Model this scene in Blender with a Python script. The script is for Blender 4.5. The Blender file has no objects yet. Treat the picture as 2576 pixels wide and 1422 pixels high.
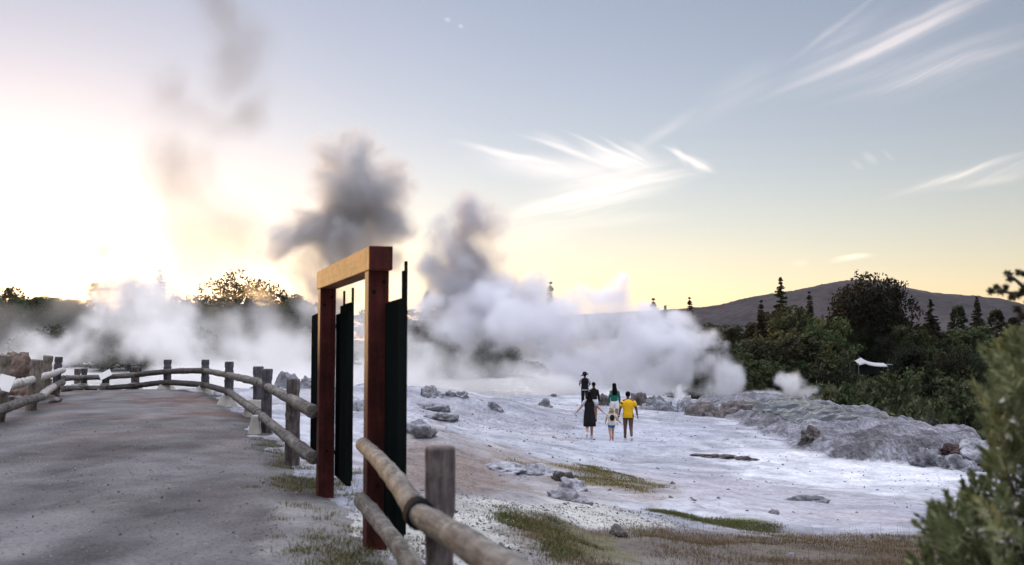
import bpy, bmesh, math, random
import numpy as np
from mathutils import Vector, Matrix, Euler
random.seed(7)
rng = np.random.default_rng(11)
R = math.radians
sc = bpy.context.scene
COL = sc.collection

# ------------------------------------------------------------------ camera
FPX, CX, CY, HZ = 2528.0, 1288.0, 711.0, 868.0      # measured on the photograph at 2576 px width
PITCH = math.atan((HZ - CY) / FPX)
EYE = 1.6
cam = bpy.data.cameras.new('camera')
camo = bpy.data.objects.new('camera', cam)
COL.objects.link(camo)
camo.location = (0, 0, EYE)
camo.rotation_euler = (R(90) + PITCH, 0, 0)
cam.sensor_width = 36
cam.lens = 36 * FPX / 2576
cam.clip_start = 0.1
cam.clip_end = 20000
cam.dof.use_dof = True
cam.dof.focus_distance = 38
cam.dof.aperture_fstop = 2.7
sc.camera = camo

def ray(px, py):
    u, v = px - CX, CY - py
    return (u, FPX * math.cos(PITCH) - v * math.sin(PITCH), FPX * math.sin(PITCH) + v * math.cos(PITCH))
def at(px, py, d):
    u, y, z = ray(px, py)
    return Vector((u * d / y, d, EYE + z * d / y))
def atz(px, py, z):
    u, y, zz = ray(px, py)
    t = (z - EYE) / zz
    return Vector((u * t, y * t, z))
def unproj(x, y, z):
    """world arrays -> photo pixels (used only to look up which ground zone a spot of ground belongs to)"""
    c, s = math.cos(PITCH), math.sin(PITCH)
    zz = z - EYE
    dep = y * c + zz * s
    up = -y * s + zz * c
    dep = np.maximum(dep, .3)
    return CX + FPX * x / dep, CY - FPX * up / dep

# ------------------------------------------------------------------ tags
def tag(o, label=None, cat=None, group=None, kind=None):
    if label: o['label'] = label
    if cat: o['category'] = cat
    if group: o['group'] = group
    if kind: o['kind'] = kind
    return o
def empty(name, loc, label, cat, group=None, rz=0):
    o = bpy.data.objects.new(name, None)
    COL.objects.link(o)
    o.location = loc
    o.rotation_euler = (0, 0, rz)
    o.empty_display_size = .2
    return tag(o, label, cat, group)
def link(name, me, parent=None, mat=None):
    o = bpy.data.objects.new(name, me)
    COL.objects.link(o)
    if parent is not None: o.parent = parent
    if mat is not None:
        me.materials.clear()
        me.materials.append(mat)
    return o
def mesh(name, V, F, smooth=False):
    me = bpy.data.meshes.new(name)
    me.from_pydata([tuple(v) for v in V], [], [tuple(f) for f in F])
    me.update()
    if smooth: me.shade_smooth()
    return me
def mesh_np(name, V, Q, smooth=True):
    """fast mesh from arrays: V (n,3), Q (m,k)"""
    me = bpy.data.meshes.new(name)
    n, m, k = len(V), len(Q), Q.shape[1]
    me.vertices.add(n); me.vertices.foreach_set('co', np.asarray(V, np.float32).ravel())
    me.loops.add(m * k); me.loops.foreach_set('vertex_index', np.asarray(Q, np.int32).ravel())
    me.polygons.add(m); me.polygons.foreach_set('loop_start', np.arange(0, m * k, k, dtype=np.int32))
    me.polygons.foreach_set('loop_total', np.full(m, k, np.int32))
    me.polygons.foreach_set('use_smooth', np.full(m, smooth, bool))
    me.update(); me.validate()
    return me
def copy_tree(o, parent=None):
    c = o.copy(); COL.objects.link(c)
    if parent is not None: c.parent = parent
    for ch in list(KIDS.get(o.name, [])):
        copy_tree(ch, c)
    return c
KIDS = {}

# ------------------------------------------------------------------ noise
def _h(ix, iy, iz, seed):
    h = (ix.astype(np.int64) * 374761393 + iy.astype(np.int64) * 668265263 + iz.astype(np.int64) * 2147483647 + seed * 974711) & 0xffffffff
    h = ((h ^ (h >> 13)) * 1274126177) & 0xffffffff
    h = ((h ^ (h >> 16)) * 2246822519) & 0xffffffff
    return ((h ^ (h >> 15)) & 0xffffff) / float(0xffffff)
def vnoise(x, y, z=None, seed=0):
    x = np.asarray(x, float); y = np.asarray(y, float)
    z = np.zeros_like(x) if z is None else np.asarray(z, float)
    ix, iy, iz = np.floor(x), np.floor(y), np.floor(z)
    fx, fy, fz = x - ix, y - iy, z - iz
    fx, fy, fz = [f * f * f * (f * (f * 6 - 15) + 10) for f in (fx, fy, fz)]
    r = 0
    for a in (0, 1):
        for b in (0, 1):
            for c in (0, 1):
                r = r + (fx if a else 1 - fx) * (fy if b else 1 - fy) * (fz if c else 1 - fz) * _h(ix + a, iy + b, iz + c, seed)
    return r * 2 - 1
def fbm(x, y, z=None, oct=4, seed=0, gain=.5):
    r, a, f = 0, 1, 1
    for i in range(oct):
        r = r + a * vnoise(np.asarray(x) * f, np.asarray(y) * f, None if z is None else np.asarray(z) * f, seed + i * 17)
        a *= gain; f *= 2.03
    return r
def sstep(a, b, x):
    t = np.clip((x - a) / (b - a), 0, 1)
    return t * t * (3 - 2 * t)
def sdist(x, y, poly):
    """signed distance to a polygon, positive inside"""
    x = np.asarray(x, float); y = np.asarray(y, float)
    d = np.full(x.shape, 1e9); ins = np.zeros(x.shape, bool)
    n = len(poly)
    for i in range(n):
        ax, ay = poly[i][:2]; bx, by = poly[(i + 1) % n][:2]
        ex, ey = bx - ax, by - ay
        t = np.clip(((x - ax) * ex + (y - ay) * ey) / (ex * ex + ey * ey + 1e-12), 0, 1)
        d = np.minimum(d, np.hypot(x - ax - t * ex, y - ay - t * ey))
        if ay != by:
            c = ((ay > y) != (by > y)) & (x < (bx - ax) * (y - ay) / (by - ay) + ax)
            ins ^= c
    return np.where(ins, d, -d)

# ------------------------------------------------------------------ materials
def newmat(name):
    m = bpy.data.materials.new(name); m.use_nodes = True
    nt = m.node_tree
    return m, nt, nt.nodes['Principled BSDF']
def nd(nt, typ, **kw):
    n = nt.nodes.new(typ)
    for k, v in kw.items():
        if k in n.inputs: n.inputs[k].default_value = v
        else: setattr(n, k, v)
    return n
def noise(nt, scale, detail=4, rough=.55, vec=None, dist=0):
    n = nd(nt, 'ShaderNodeTexNoise', Scale=scale, Detail=detail, Roughness=rough, Distortion=dist)
    if vec is not None: nt.links.new(vec, n.inputs['Vector'])
    return n
def ramp(nt, src, stops):
    n = nt.nodes.new('ShaderNodeValToRGB')
    nt.links.new(src, n.inputs[0])
    e = n.color_ramp.elements
    while len(e) < len(stops): e.new(.5)
    for el, (p, c) in zip(e, stops):
        el.position = p
        el.color = (*c, 1) if len(c) == 3 else c
    return n
def mixc(nt, a, b, fac, mode='MIX'):
    n = nd(nt, 'ShaderNodeMix', data_type='RGBA', blend_type=mode)
    for s, v in ((6, a), (7, b), (0, fac)):
        if hasattr(v, 'is_output'): nt.links.new(v, n.inputs[s])
        elif isinstance(v, (int, float)): n.inputs[s].default_value = v
        else: n.inputs[s].default_value = (*v, 1)
    return n.outputs[2]
def bump(nt, bsdf, src, strength, dist=.02, prev=None):
    b = nd(nt, 'ShaderNodeBump', Strength=strength, Distance=dist)
    nt.links.new(src, b.inputs['Height'])
    if prev is not None: nt.links.new(prev.outputs[0], b.inputs['Normal'])
    nt.links.new(b.outputs[0], bsdf.inputs['Normal'])
    return b
def geo_pos(nt):
    return nt.nodes.new('ShaderNodeNewGeometry').outputs['Position']
def obj_co(nt):
    return nt.nodes.new('ShaderNodeTexCoord').outputs['Object']

def ground_mat(name, s1, s2, speck, bumpk, rough=.9, spec=.12):
    m, nt, b = newmat(name)
    L = nt.links
    at_ = nd(nt, 'ShaderNodeAttribute', attribute_name='tint')
    P = geo_pos(nt)
    n1 = noise(nt, s1, 6, .65, P)
    n2 = noise(nt, s2, 5, .7, P)
    v = nd(nt, 'ShaderNodeTexVoronoi', Scale=s2 * 1.3, Randomness=1.0)
    L.new(P, v.inputs['Vector'])
    r1 = ramp(nt, n1.outputs[0], [(.3, (.62, .62, .64)), (.52, (1, 1, 1)), (.75, (1.12, 1.12, 1.12))])
    r2 = ramp(nt, n2.outputs[0], [(.34, (.35, .35, .35)), (.5, (1, 1, 1)), (.72, (1.25, 1.25, 1.25))])
    c = mixc(nt, at_.outputs['Color'], r1.outputs[0], .8, 'MULTIPLY')
    c = mixc(nt, c, r2.outputs[0], speck, 'MULTIPLY')
    # knobbly flow-streaked rock where the sheet is marked as rock (alpha of the tint)
    mp = nd(nt, 'ShaderNodeMapping'); mp.inputs['Scale'].default_value = (1.9, .6, 1.2); L.new(P, mp.inputs[0])
    nr = noise(nt, 4.2, 7, .72, mp.outputs[0], .8)
    rr = ramp(nt, nr.outputs[0], [(.34, (.4, .4, .41)), (.48, (.95, .95, .95)), (.62, (1.6, 1.6, 1.65))])
    c = mixc(nt, c, mixc(nt, c, rr.outputs[0], 1, 'MULTIPLY'), at_.outputs['Alpha'])
    L.new(c, b.inputs['Base Color'])
    b.inputs['Roughness'].default_value = rough
    b.inputs['Specular IOR Level'].default_value = spec
    b1 = bump(nt, b, n1.outputs[0], bumpk, .12)
    b2 = bump(nt, b, n2.outputs[0], bumpk, .03, b1)
    b3 = bump(nt, b, v.outputs['Distance'], bumpk * .6, .012, b2)
    b4 = bump(nt, b, nr.outputs[0], 1, .11, b3); L.new(at_.outputs['Alpha'], b4.inputs['Strength'])
    return m
MAT = {}
MAT['ground'] = ground_mat('sinter_ground', .9, 9, .5, .9)
MAT['path'] = ground_mat('gravel', 1.4, 26, .6, .8)

def simple(name, col, rough=.7, var=.25, scale=6, bumps=.2, metal=0, stretch=None, spec=.4):
    m, nt, b = newmat(name)
    P = obj_co(nt)
    if stretch:
        mp = nd(nt, 'ShaderNodeMapping'); mp.inputs['Scale'].default_value = stretch
        nt.links.new(P, mp.inputs[0]); P = mp.outputs[0]
    n = noise(nt, scale, 5, .6, P)
    r = ramp(nt, n.outputs[0], [(.25, tuple(max(0, c * (1 - var)) for c in col)), (.55, col), (.8, tuple(min(1, c * (1 + var)) for c in col))])
    nt.links.new(r.outputs[0], b.inputs['Base Color'])
    b.inputs['Roughness'].default_value = rough
    b.inputs['Metallic'].default_value = metal
    b.inputs['Specular IOR Level'].default_value = spec
    if bumps: bump(nt, b, n.outputs[0], bumps, .02)
    return m
def wood_mat(name, base, dark, light, lichen, axis=(1, 1, .12), sc_=14, lich=.5):
    """weathered round timber: grain along the log (local z), lichen blotches, dark checks"""
    m, nt, b = newmat(name)
    P = obj_co(nt)
    mp = nd(nt, 'ShaderNodeMapping'); mp.inputs['Scale'].default_value = axis
    nt.links.new(P, mp.inputs[0])
    g = noise(nt, sc_ * 2, 6, .7, mp.outputs[0], .4)
    bl = noise(nt, 5.5, 5, .65, P)
    li = noise(nt, 9, 4, .7, P, .6)
    c = ramp(nt, g.outputs[0], [(.3, dark), (.48, base), (.7, light)]).outputs[0]
    blr = ramp(nt, bl.outputs[0], [(.35, (.45, .45, .45)), (.6, (1.1, 1.1, 1.1))])
    c = mixc(nt, c, blr.outputs[0], .8, 'MULTIPLY')
    lr = ramp(nt, li.outputs[0], [(.55, (0, 0, 0)), (.66, (lich, lich, lich))])
    c = mixc(nt, c, lichen, lr.outputs[0])
    nt.links.new(c, b.inputs['Base Color'])
    b.inputs['Roughness'].default_value = .85
    b.inputs['Specular IOR Level'].default_value = .25
    b1 = bump(nt, b, g.outputs[0], .5, .008)
    bump(nt, b, bl.outputs[0], .4, .015, b1)
    return m
MAT['rail'] = wood_mat('weathered_rail', (.115, .105, .094), (.035, .031, .029), (.22, .205, .185), (.34, .335, .27))
MAT['post'] = wood_mat('weathered_post', (.11, .088, .084), (.04, .032, .032), (.19, .165, .155), (.3, .28, .24), lich=.3)
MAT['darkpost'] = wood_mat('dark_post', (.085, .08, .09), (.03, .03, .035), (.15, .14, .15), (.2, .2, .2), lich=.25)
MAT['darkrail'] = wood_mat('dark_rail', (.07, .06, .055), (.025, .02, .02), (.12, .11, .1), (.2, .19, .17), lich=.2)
MAT['concrete'] = simple('concrete', (.4, .38, .34), .9, .3, 5, .3)
MAT['redwood'] = wood_mat('red_stained_timber', (.06, .011, .009), (.028, .007, .006), (.09, .017, .013), (.10, .03, .02), (1, 1, .08), 10, .3)
MAT['beamwood'] = wood_mat('worn_beam_timber', (.20, .085, .026), (.08, .034, .012), (.30, .135, .042), (.09, .036, .012), (1, .1, 1), 9, .5)
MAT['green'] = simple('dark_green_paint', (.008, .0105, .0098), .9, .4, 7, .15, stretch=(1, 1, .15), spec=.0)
MAT['black'] = simple('black_strap', (.012, .012, .013), .9, .3, 8, .1, spec=.02)
MAT['white'] = simple('white_panel', (.75, .74, .72), .5, .06, 3, 0)
MAT['boarddark'] = simple('dark_board', (.03, .035, .045), .6, .3, 5, .1)
# ------------------------------------------------------------------ light settings
HAZE = True
AIR, DUST, OZONE, SAT = 1.0, .22, 1.4, .78
TINT = (1.05, .94, 1.06)
SKY_STRENGTH, SUN_E, EXPOSURE, VB, MB = .12, 2.9, 1.3, 24, 32
CLOUD, CLOUDC = .6, (2.4, 1.85, 1.45)
VEIL, FILL_VEILC = 10.8, (1.0, 1.0, 1.13)  # strength and colour of the added overhead fill cloud
# ------------------------------------------------------------------ ground
# height control points: (px, py, z) where the photograph shows that bit of ground
cp = []
def P(px, py, z): cp.append(tuple(atz(px, py, z)))
def W(x, y, z): cp.append((x, y, z))
for x, y in [(-1, 4), (0.3, 2), (0.6, -3), (-10, 0), (-5, 10), (-10, 15), (-5, 20), (-9, 26), (-12, 33), (-14, 35), (-18, 25), (-9.5, 35),
             (-14, 20), (-20, 10), (-20, 0), (-2.3, 12), (-1.3, 9), (-4.2, 16), (-6, 23), (-1, 6.5), (-20, -20), (0, -20)]:
    W(x, y, 0)
P(1000, 1250, -.05); P(1150, 1300, -.12); P(1300, 1250, -.3); P(1250, 1400, -.1); P(1500, 1340, -.55); P(1600, 1422, -.45)
P(1900, 1422, -.5); P(2300, 1422, -.6); P(2000, 1330, -1.1); P(2300, 1335, -1.25); P(2560, 1330, -1.3)
P(1700, 1240, -1.05); P(1500, 1102, -1.75); P(1350, 1150, -1.4); P(1300, 1200, -1.0); P(1150, 1130, -.65); P(1050, 1200, -.3)
P(1040, 1060, -.25); P(1100, 985, -.3); P(1030, 975, -.15); P(940, 985, -.2); P(1180, 990, -.75); P(1250, 1000, -1.15); P(1400, 998, -1.65)
P(1600, 1001, -1.75); P(1470, 1020, -1.75); P(1730, 1060, -1.85); P(2000, 1200, -2.1); P(2400, 1200, -2.3); P(2560, 1200, -2.35)
P(2100, 1152, -2.1); P(2480, 1187, -2.35); P(1850, 1075, -1.9); P(1100, 1060, -.85); P(1250, 1060, -1.35)
P(850, 1060, -.2); P(780, 1040, -.15); P(700, 985, -.3)
W(4, 3, -.15); W(8, 4, -.5); W(10, 10, -.8); W(14, 14, -1.3); W(12, -5, -.4); W(20, 20, -1.9); W(22, 28, -2.4)
W(0, 75, -1.9); W(15, 75, -1.9); W(-15, 50, -.9); W(-30, 60, -1.2); W(-25, 40, -.5); W(-60, 80, -1.2); W(40, 50, -2.6); W(30, 80, -2.3); W(-20, 110, -1.2)
W(60, 20, -2); W(-60, 20, -.2); W(40, -20, -1); W(60, 90, -2.5)
cp = np.array(cp)
def _tps(r): return np.where(r > 1e-9, r * r * np.log(np.maximum(r, 1e-9)), 0)
_n = len(cp)
_K = _tps(np.hypot(cp[:, None, 0] - cp[None, :, 0], cp[:, None, 1] - cp[None, :, 1])) + np.eye(_n) * .6
_Pm = np.c_[np.ones(_n), cp[:, :2]]
_A = np.block([[_K, _Pm], [_Pm.T, np.zeros((3, 3))]])
_sol = np.linalg.solve(_A, np.r_[cp[:, 2], 0, 0, 0])
def tps(x, y):
    out = _sol[_n] + _sol[_n + 1] * x + _sol[_n + 2] * y
    for i in range(_n):
        out = out + _sol[i] * _tps(np.hypot(x - cp[i, 0], y - cp[i, 1]))
    return out
def wp(px, py, z):
    v = atz(px, py, z); return (v.x, v.y)
TERR = [wp(1735, 1008, -1.8), wp(1830, 1050, -1.88), wp(1960, 1098, -1.95), wp(2010, 1128, -2.02), wp(2100, 1152, -2.1), wp(2250, 1168, -2.2),
        wp(2480, 1187, -2.35), (16.2, 33.5), (17, 36.5), (17.2, 40), (17, 45), (17, 52), (16, 60), (12, 63)]
PLAT = [(-60, -60), (-60, 36), (-24, 37), (-17, 38), (-14, 39), (-11.5, 39), (-10, 42), (-8, 45), (-4, 52), (-2, 60), (2, 66), (9, 66), (14, 63.5), (16, 59.5), (16.6, 52), (16.8, 45),
        (16.9, 40), (16.9, 36.5), (17, 33.5), (20, 29), (25, 26), (40, 24), (60, -60)]
def ztop(x): return -1.62 + .56 * sstep(8.5, 14.8, x)
def base_h(x, y):
    return tps(x, y)
def H(x, y, detail=True):
    x = np.asarray(x, float); y = np.asarray(y, float)
    xc = np.clip(x, -60, 60); yc = np.clip(y, -20, 95)
    z = tps(xc, yc)
    # raised sinter terrace with a flat wet top
    dt = sdist(x, y, TERR) + .28 * fbm(x * .6, y * .6, oct=3, seed=3)
    k = .74 * sstep(-.1, .8, dt) + .26 * sstep(.7, 4.5, dt)
    face_ = sstep(-.1, .7, dt) * (1 - sstep(3.0, 5.0, dt))
    lump = face_ * (.12 * fbm(x * .45, y * .45, oct=4, seed=9) + .09 * (.5 - np.abs(fbm(x * .9, y * .7, oct=4, seed=12))) + .05 * np.sin(9 * dt + 2.5 * fbm(x * .8, y * .8, oct=2, seed=15)))
    z = z * (1 - k) + ztop(x) * k + lump
    # beyond the brink the ground drops to the basin / the stream valley
    dp = -sdist(x, y, PLAT)
    drop = 1.0 + 3.6 * sstep(-6, 14, x)
    z = z - drop * sstep(.2, 7, dp) - .25 * sstep(0, .8, dp)
    # far ground: treed rise on the left, forested hillside on the right
    az = x / np.maximum(y, 20)
    left = 1 - sstep(.0, .16, az)
    zl = -2.2 + 2.6 * sstep(85, 150, y) + 1.5 * sstep(160, 260, y)
    zr = -6.5 + 9.5 * sstep(75, 200, np.hypot(x * .55, y)) + 3 * sstep(210, 420, y) - 3 * sstep(.35, .7, az)
    far = zl * left + zr * (1 - left)
    kf = sstep(3, 22, dp) * sstep(40, 70, np.hypot(x, y))
    z = z * (1 - kf) + far * kf
    rf = sstep(300, 1200, np.hypot(x, y))
    z = z * (1 - rf) + (-4) * rf
    if detail:
        onp = sstep(-.5, 1.2, sdist(x, y, PATH))
        rug = 1 - onp
        gr = sstep(-4, 6, x) * .5 + .5
        mound = np.exp(-(((x + 4.5) / 5) ** 2 + ((y - 37) / 9) ** 2))
        z = z + rug * (.05 + .11 * mound) * fbm(x * .55, y * .55, oct=4, seed=21) + rug * .022 * fbm(x * 2.1, y * 2.1, oct=3, seed=5)
        rid = 1 - np.abs(fbm(x * .8 + .3 * y, y * .5, oct=3, seed=77))
        z = z + rug * mound * .16 * (rid - .6)
        z = z + .012 * fbm(x * 1.3, y * 1.3, oct=3, seed=8)
        z = z + sstep(1, 2.5, dt) * .045 * fbm(x * .9, y * .9, oct=4, seed=41)
    return z
PATH = [(1.6, -4), (.9, 1.2), (.25, 2.8), (-.35, 4.6), (-1.05, 7.9), (-1.9, 10.6), (-3.0, 13.8), (-4.5, 18.2), (-6.0, 23), (-8.0, 28.5), (-10.2, 33.7), (-12.5, 36.7),
        (-14.2, 37.7), (-15.2, 37.2), (-16.2, 37), (-14.9, 31.2), (-13.6, 28), (-11.6, 23), (-10.6, 19), (-10.2, 14), (-10, -4)]
ZP = {}
def zone(name, poly): ZP[name] = poly
zone('litter', [(1010, 1075), (1100, 1065), (1200, 1105), (1330, 1150), (1560, 1190), (1720, 1232), (1660, 1265), (1480, 1262), (1330, 1258), (1150, 1240), (1000, 1225)])
zone('twig', [(1000, 1110), (1180, 1120), (1260, 1180), (1280, 1235), (1150, 1238), (1000, 1220)])
zone('drygrass', [(1280, 1158), (1380, 1168), (1500, 1180), (1590, 1200), (1680, 1228), (1600, 1238), (1490, 1218), (1400, 1190)])
zone('lightgravel', [(880, 1240), (1080, 1235), (1250, 1252), (1480, 1268), (1720, 1318), (1660, 1345), (1500, 1340), (1420, 1350), (1330, 1422), (880, 1422)])
zone('scrub', [(1300, 1290), (1400, 1320), (1480, 1345), (1640, 1322), (1900, 1345), (2100, 1352), (2330, 1345), (2600, 1310), (2600, 1600), (1200, 1600), (1330, 1400)])
zone('green', [(1640, 1285), (1760, 1292), (1960, 1318), (1950, 1342), (1800, 1325)])
zone('greennear', [(1255, 1280), (1400, 1300), (1420, 1340), (1540, 1380), (1560, 1430), (1380, 1430), (1360, 1340), (1260, 1310)])
zone('mauve', [(1560, 1185), (1800, 1190), (2000, 1225), (2300, 1290), (2300, 1340), (1980, 1330), (1760, 1290), (1560, 1255)])
zone('rubble', [(1010, 985), (1120, 1000), (1200, 1030), (1500, 1060), (1360, 1090), (1180, 1060), (1050, 1050)])
zone('white', [(1880, 1120), (2050, 1140), (2480, 1190), (2500, 1240), (2200, 1250), (1900, 1200), (1750, 1150)])
zone('bed', [(1480, 1060), (1850, 1075), (1700, 1130), (1500, 1150), (1430, 1110)])
PX_TERR = [(1735, 1000), (1830, 1050), (1960, 1098), (2010, 1128), (2100, 1152), (2250, 1168), (2480, 1187), (2510, 1120), (2400, 1060), (2250, 1040), (2090, 1012), (1900, 998)]
def ground_tint(x, y, z):
    px, py = unproj(x, y, z)
    wv = np.clip(y, 3, 60)
    n = fbm(x * .9, y * .9, oct=4, seed=31); n2 = fbm(x * .35, y * .35, oct=4, seed=55); n3 = fbm(x * 3, y * 3, oct=3, seed=90)
    jx = px + 26 * fbm(x * .8, y * .8, oct=4, seed=61) * 12 / np.maximum(wv * .5, 4); jy = py + 9 * fbm(x * .8 + 9, y * .8, oct=4, seed=62) * 24 / np.maximum(wv, 8)
    c = np.empty(x.shape + (3,)); c[...] = (.38, .39, .425)
    def blend(col, k):
        k = np.clip(k, 0, 1)[..., None]
        c[...] = c * (1 - k) + np.array(col) * k
    blend((.28, .29, .33), sstep(.0, .5, n2) * .7)
    blend((.22, .23, .265), sstep(.2, .6, n) * .5)
    blend((.52, .53, .56), sstep(.15, .6, fbm(x * .5 + 7, y * .22, oct=4, seed=33)) * .6)
    crk = np.abs(fbm(x * .55, y * .3, oct=4, seed=44))
    blend((.13, .13, .145), (1 - sstep(.0, .06, crk)) * sstep(-.1, .5, fbm(x * .25, y * .2, oct=3, seed=45)) * .65)
    blend((.36, .31, .25), sstep(.2, .8, fbm(x * .3 + 31, y * .2, oct=4, seed=47)) * .2)
    blend((.2, .2, .225), sstep(.3, .7, fbm(x * .18 + 3, y * .7, oct=5, seed=49)) * .6)
    def zk(nm, f): return sstep(-f, f, sdist(jx, jy, ZP[nm]))
    blend((.30, .30, .33), zk('rubble', 14) * (.45 + .5 * sstep(-.2, .4, n)))
    blend((.37, .39, .44), zk('bed', 16) * .8)
    blend((.60, .61, .64), zk('white', 16) * (.9 - .4 * sstep(.1, .6, n)))
    blend((.37, .36, .385), zk('mauve', 18) * (.55 + .4 * n2))
    blend((.235, .205, .185), zk('litter', 14) * (.65 + .35 * n))
    blend((.19, .155, .135), zk('twig', 16) * .75)
    blend((.15, .115, .055), zk('drygrass', 6) * (.8 + .4 * n))
    blend((.44, .435, .40), zk('lightgravel', 10) * .95)
    blend((.115, .095, .078), zk('scrub', 12) * (.85 + .3 * n2))
    blend((.11, .13, .045), zk('green', 7) * (.7 + .5 * n))
    blend((.115, .11, .055), zk('greennear', 10) * (.3 + .6 * n))
    # wet grey terrace
    dt = sdist(x, y, TERR) + .28 * fbm(x * .6, y * .6, oct=3, seed=3) + .12 * n
    kt = sstep(-.12, .15, dt)
    face = np.array((.175, .175, .19))
    blend(face, kt * .95)
    st = fbm(x * 2.4 + z * 2, y * .5 + z * 5, oct=4, seed=14)
    blend((.27, .27, .30), kt * sstep(.0, .6, st) * .75)
    blend((.08, .075, .075), kt * sstep(.25, .7, n) * .7)
    # left of the path and beyond the brink
    dp = -sdist(x, y, PLAT)
    blend((.5, .49, .47), sstep(0, 3, dp) * (1 - sstep(5, 12, x)))
    hill = sstep(1, 6, dp) * sstep(.12, .2, x / np.maximum(y, 10))
    blend((.035, .04, .02), hill)
    fl = sstep(0, 8, y - 128 + 6 * n2) * (1 - sstep(.0, .15, x / np.maximum(y, 10)))
    blend((.06, .06, .03), fl)
    lf = (1 - sstep(-14, -9, x)) * (1 - sstep(33, 40, y))
    blend((.2, .18, .165), lf * (.7 + .3 * n))
    r = np.hypot(x, y)
    blend((.05, .055, .04), sstep(220, 320, r))
    rocky = np.maximum(kt, .7 * np.clip(np.exp(-(((x + 4.5) / 5) ** 2 + ((y - 36) / 9) ** 2)) * 1.4 * sstep(-.3, .4, n2), 0, 1))
    rocky = rocky * (1 - hill)
    return np.c_[np.clip(c * (1 + .12 * n3[..., None]), .01, .9), rocky]
def axis(segs):
    out = []
    for a, b, s in segs:
        out += list(np.arange(a, b, s))
    return np.array(out)
def grow(start, end, s, g=1.22):
    v = [start]
    while abs(v[-1]) < abs(end):
        v.append(v[-1] + s); s *= g
    return v
xs = np.array(sorted(set([-v for v in grow(32, 6000, .7)] + list(axis([(-32, -15, .5), (-15, -3, .25), (-3, 12, .13), (12, 32, .26)])) + grow(32, 6000, .7))))
ys = np.array(sorted(set([-v for v in grow(4, 3000, 1)] + list(axis([(-4, 2, .5), (2, 24, .13), (24, 46, .2), (46, 80, .4)])) + grow(80, 7000, 1.0))))
def sheet(name, xs, ys, hf, mat, tint, mask=None):
    X, Y = np.meshgrid(xs, ys)
    Z = hf(X, Y)
    V = np.stack([X, Y, Z], -1).reshape(-1, 3)
    nx, ny = len(xs), len(ys)
    i = np.arange(nx * ny).reshape(ny, nx)
    Q = np.stack([i[:-1, :-1], i[:-1, 1:], i[1:, 1:], i[1:, :-1]], -1).reshape(-1, 4)
    if mask is not None:
        mk = mask(X, Y)
        mq = (mk[:-1, :-1] & mk[:-1, 1:] & mk[1:, 1:] & mk[1:, :-1]).ravel()
        Q = Q[mq]
        used = np.unique(Q); rm = np.full(len(V), -1); rm[used] = np.arange(len(used))
        V = V[used]; Q = rm[Q]
    me = mesh_np(name, V, Q)
    col = tint(V[:, 0], V[:, 1], V[:, 2])
    a = me.color_attributes.new('tint', 'FLOAT_COLOR', 'POINT')
    if col.shape[1] == 3: col = np.c_[col, np.zeros(len(col))]
    a.data.foreach_set('color', np.c_[col].astype(np.float32).ravel())
    o = link(name, me, None, mat)
    return o
g = tag(sheet('ground', xs, ys, H, MAT['ground'], ground_tint), 'pale bluish white sinter flat sloping away to the geysers', 'ground', kind='structure')
def path_h(x, y):
    sd = sdist(x, y, PATH)
    e = sd + .35 * fbm(x * 1.2, y * 1.2, oct=3, seed=70)
    return H(x, y) + .03 * np.clip(e / .5, -2.0, 1) + .008 * fbm(x * 4, y * 4, oct=2, seed=71) * (sd > 0)
def path_tint(x, y, z):
    n = fbm(x * .5, y * .35, oct=4, seed=81); n2 = fbm(x * 2, y * 1.3, oct=3, seed=82)
    c = np.empty(x.shape + (3,)); c[...] = (.14, .134, .135)
    def blend(col, k):
        k = np.clip(k, 0, 1)[..., None]; c[...] = c * (1 - k) + np.array(col) * k
    blend((.07, .06, .058), sstep(.05, .55, n) * .55)
    blend((.15, .138, .135), sstep(.0, .6, fbm(x * .6 + 9, y * .3, oct=4, seed=86)) * .7)
    c *= (1 + .28 * fbm(x * 1.6, y * .8, oct=4, seed=87))[..., None]
    blend((.145, .095, .08), sstep(14, 24, y) * sstep(-.2, .5, n2 + n) * .7)
    px, py = unproj(x, y, z)
    k = sstep(-14, 30, sdist(px + 30 * n2, py + 8 * n, [(700, 1260), (890, 1230), (1200, 1230), (1300, 1700), (560, 1700), (640, 1480)]))
    blend((.33, .32, .305), k * (.5 + .35 * n2))
    blend((.22, .21, .2), sstep(.55, .8, n2) * .3)
    return np.clip(c, .02, .9)
pth = tag(sheet('gravel_path', np.arange(-17, 2.2, .11), np.arange(-4, 39, .13), path_h, MAT['path'], path_tint, lambda X, Y: sdist(X, Y, PATH) > -.55),
          'grey brown gravel path curving to the fenced lookout', 'path', kind='structure')
_gx = None
def hz(x, y):
    return float(H(np.array([x]), np.array([y]))[0])
def phz(x, y):
    return float(path_h(np.array([x]), np.array([y]))[0])

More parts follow.
